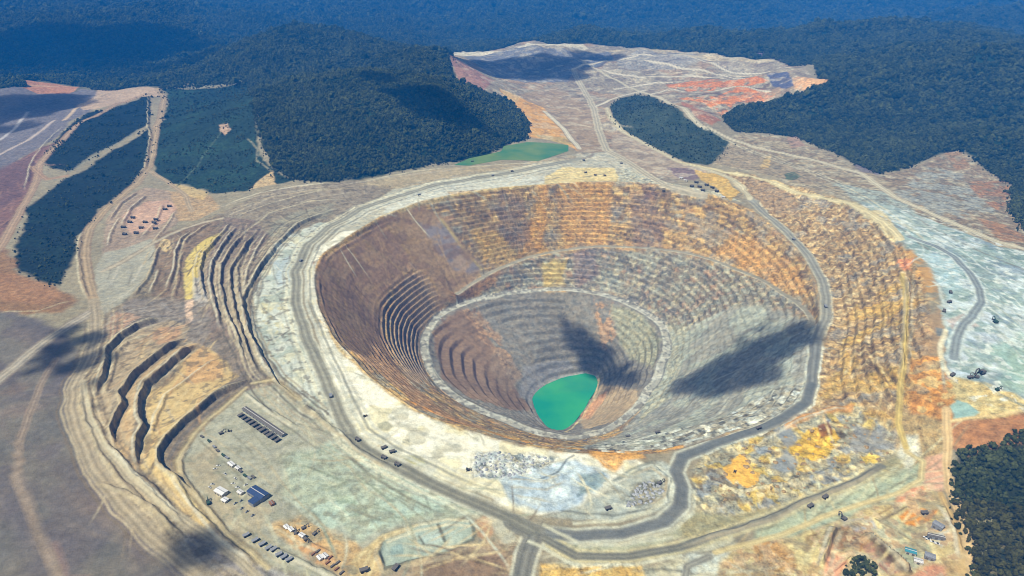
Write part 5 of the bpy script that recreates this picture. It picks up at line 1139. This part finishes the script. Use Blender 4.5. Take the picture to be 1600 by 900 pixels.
cloud(2600, [(40, 75, 900, 24), (140, 85, 900, 26), (230, 90, 700, 22), (-60, 85, 900, 16), (60, 112, 380, 16), (140, 116, 300, 14), (220, 116, 330, 14), (290, 100, 400, 12), (10, 118, 300, 10)], 5)
cloud(2600, [(600, 125, 110, 10), (635, 145, 130, 14), (665, 160, 140, 16), (700, 178, 130, 16), (735, 196, 90, 10), (680, 150, 110, 8)], 6)
cloud(2600, [(750, 104, 240, 16), (790, 108, 240, 18), (840, 110, 240, 20), (880, 104, 240, 18), (930, 92, 190, 12)], 7)
cloud(2600, [(10, 172, 230, 12), (50, 166, 240, 16), (90, 162, 220, 14), (125, 154, 110, 8), (20, 200, 150, 8)], 8)
# ------------------------------------------------------------------ light, air and camera

sl = bpy.data.lights.new('sun', 'SUN'); sl.energy = 5.0; sl.angle = math.radians(.5); sl.color = (1, .94, .82)
so = bpy.data.objects.new('sun', sl); C.objects.link(so); so.rotation_euler = (-SUN).to_track_quat('-Z', 'Y').to_euler(); so.location = SUN*3000
wd = bpy.data.worlds.new('World'); bpy.context.scene.world = wd; wd.use_nodes = True; nt = wd.node_tree
sky = nt.nodes.new('ShaderNodeTexSky'); sky.sky_type = 'NISHITA'; sky.sun_disc = False
sky.sun_elevation = math.asin(SUN.z); sky.sun_rotation = math.atan2(SUN.x, SUN.y)
bg = nt.nodes['Background']; bg.inputs[1].default_value = .055; nt.links.new(sky.outputs[0], bg.inputs[0])
def box_mesh(name, lo, hi):
    bm = bmesh.new(); bmesh.ops.create_cube(bm, size=1); me = bpy.data.meshes.new(name)
    for v in bm.verts: v.co = [lo[k]+(v.co[k]+.5)*(hi[k]-lo[k]) for k in range(3)]
    bm.to_mesh(me); bm.free(); return me
zmax = max(float(Z.max()), CAM_H)+25; ext = float(rad[-1])*1.02
me = box_mesh('haze', (-ext, -ext, float(Z.min())-1), (ext, ext, zmax)); hz = bpy.data.objects.new('haze', me); C.objects.link(hz); hz['kind'] = 'stuff'
m = bpy.data.materials.new('air'); m.use_nodes = True; nt = m.node_tree; nt.nodes.clear()
out = nt.nodes.new('ShaderNodeOutputMaterial'); pv = nt.nodes.new('ShaderNodeVolumePrincipled'); nt.links.new(pv.outputs[0], out.inputs['Volume'])
pv.inputs['Color'].default_value = (.02, .31, .99, 1); pv.inputs['Density'].default_value = 7e-5; pv.inputs['Anisotropy'].default_value = -.18
me.materials.append(m)
cam = bpy.data.cameras.new('camera'); co = bpy.data.objects.new('camera', cam); C.objects.link(co)
cam.sensor_width = 36; cam.lens = F/1600*36; cam.clip_end = 80000; cam.clip_start = 1
co.location = (0, 0, CAM_H); co.rotation_euler = (math.pi/2-PITCH, 0, 0)
sc = bpy.context.scene; sc.camera = co
sc.view_settings.view_transform = 'Standard'; sc.view_settings.look = 'None'; sc.view_settings.exposure = .26; sc.view_settings.gamma = 1
sc.render.engine = 'CYCLES'; sc.cycles.use_denoising = True; sc.cycles.max_bounces = 4; sc.cycles.diffuse_bounces = 2; sc.cycles.volume_bounces = 1; sc.cycles.filter_width = 1.0; sc.cycles.transparent_max_bounces = 16
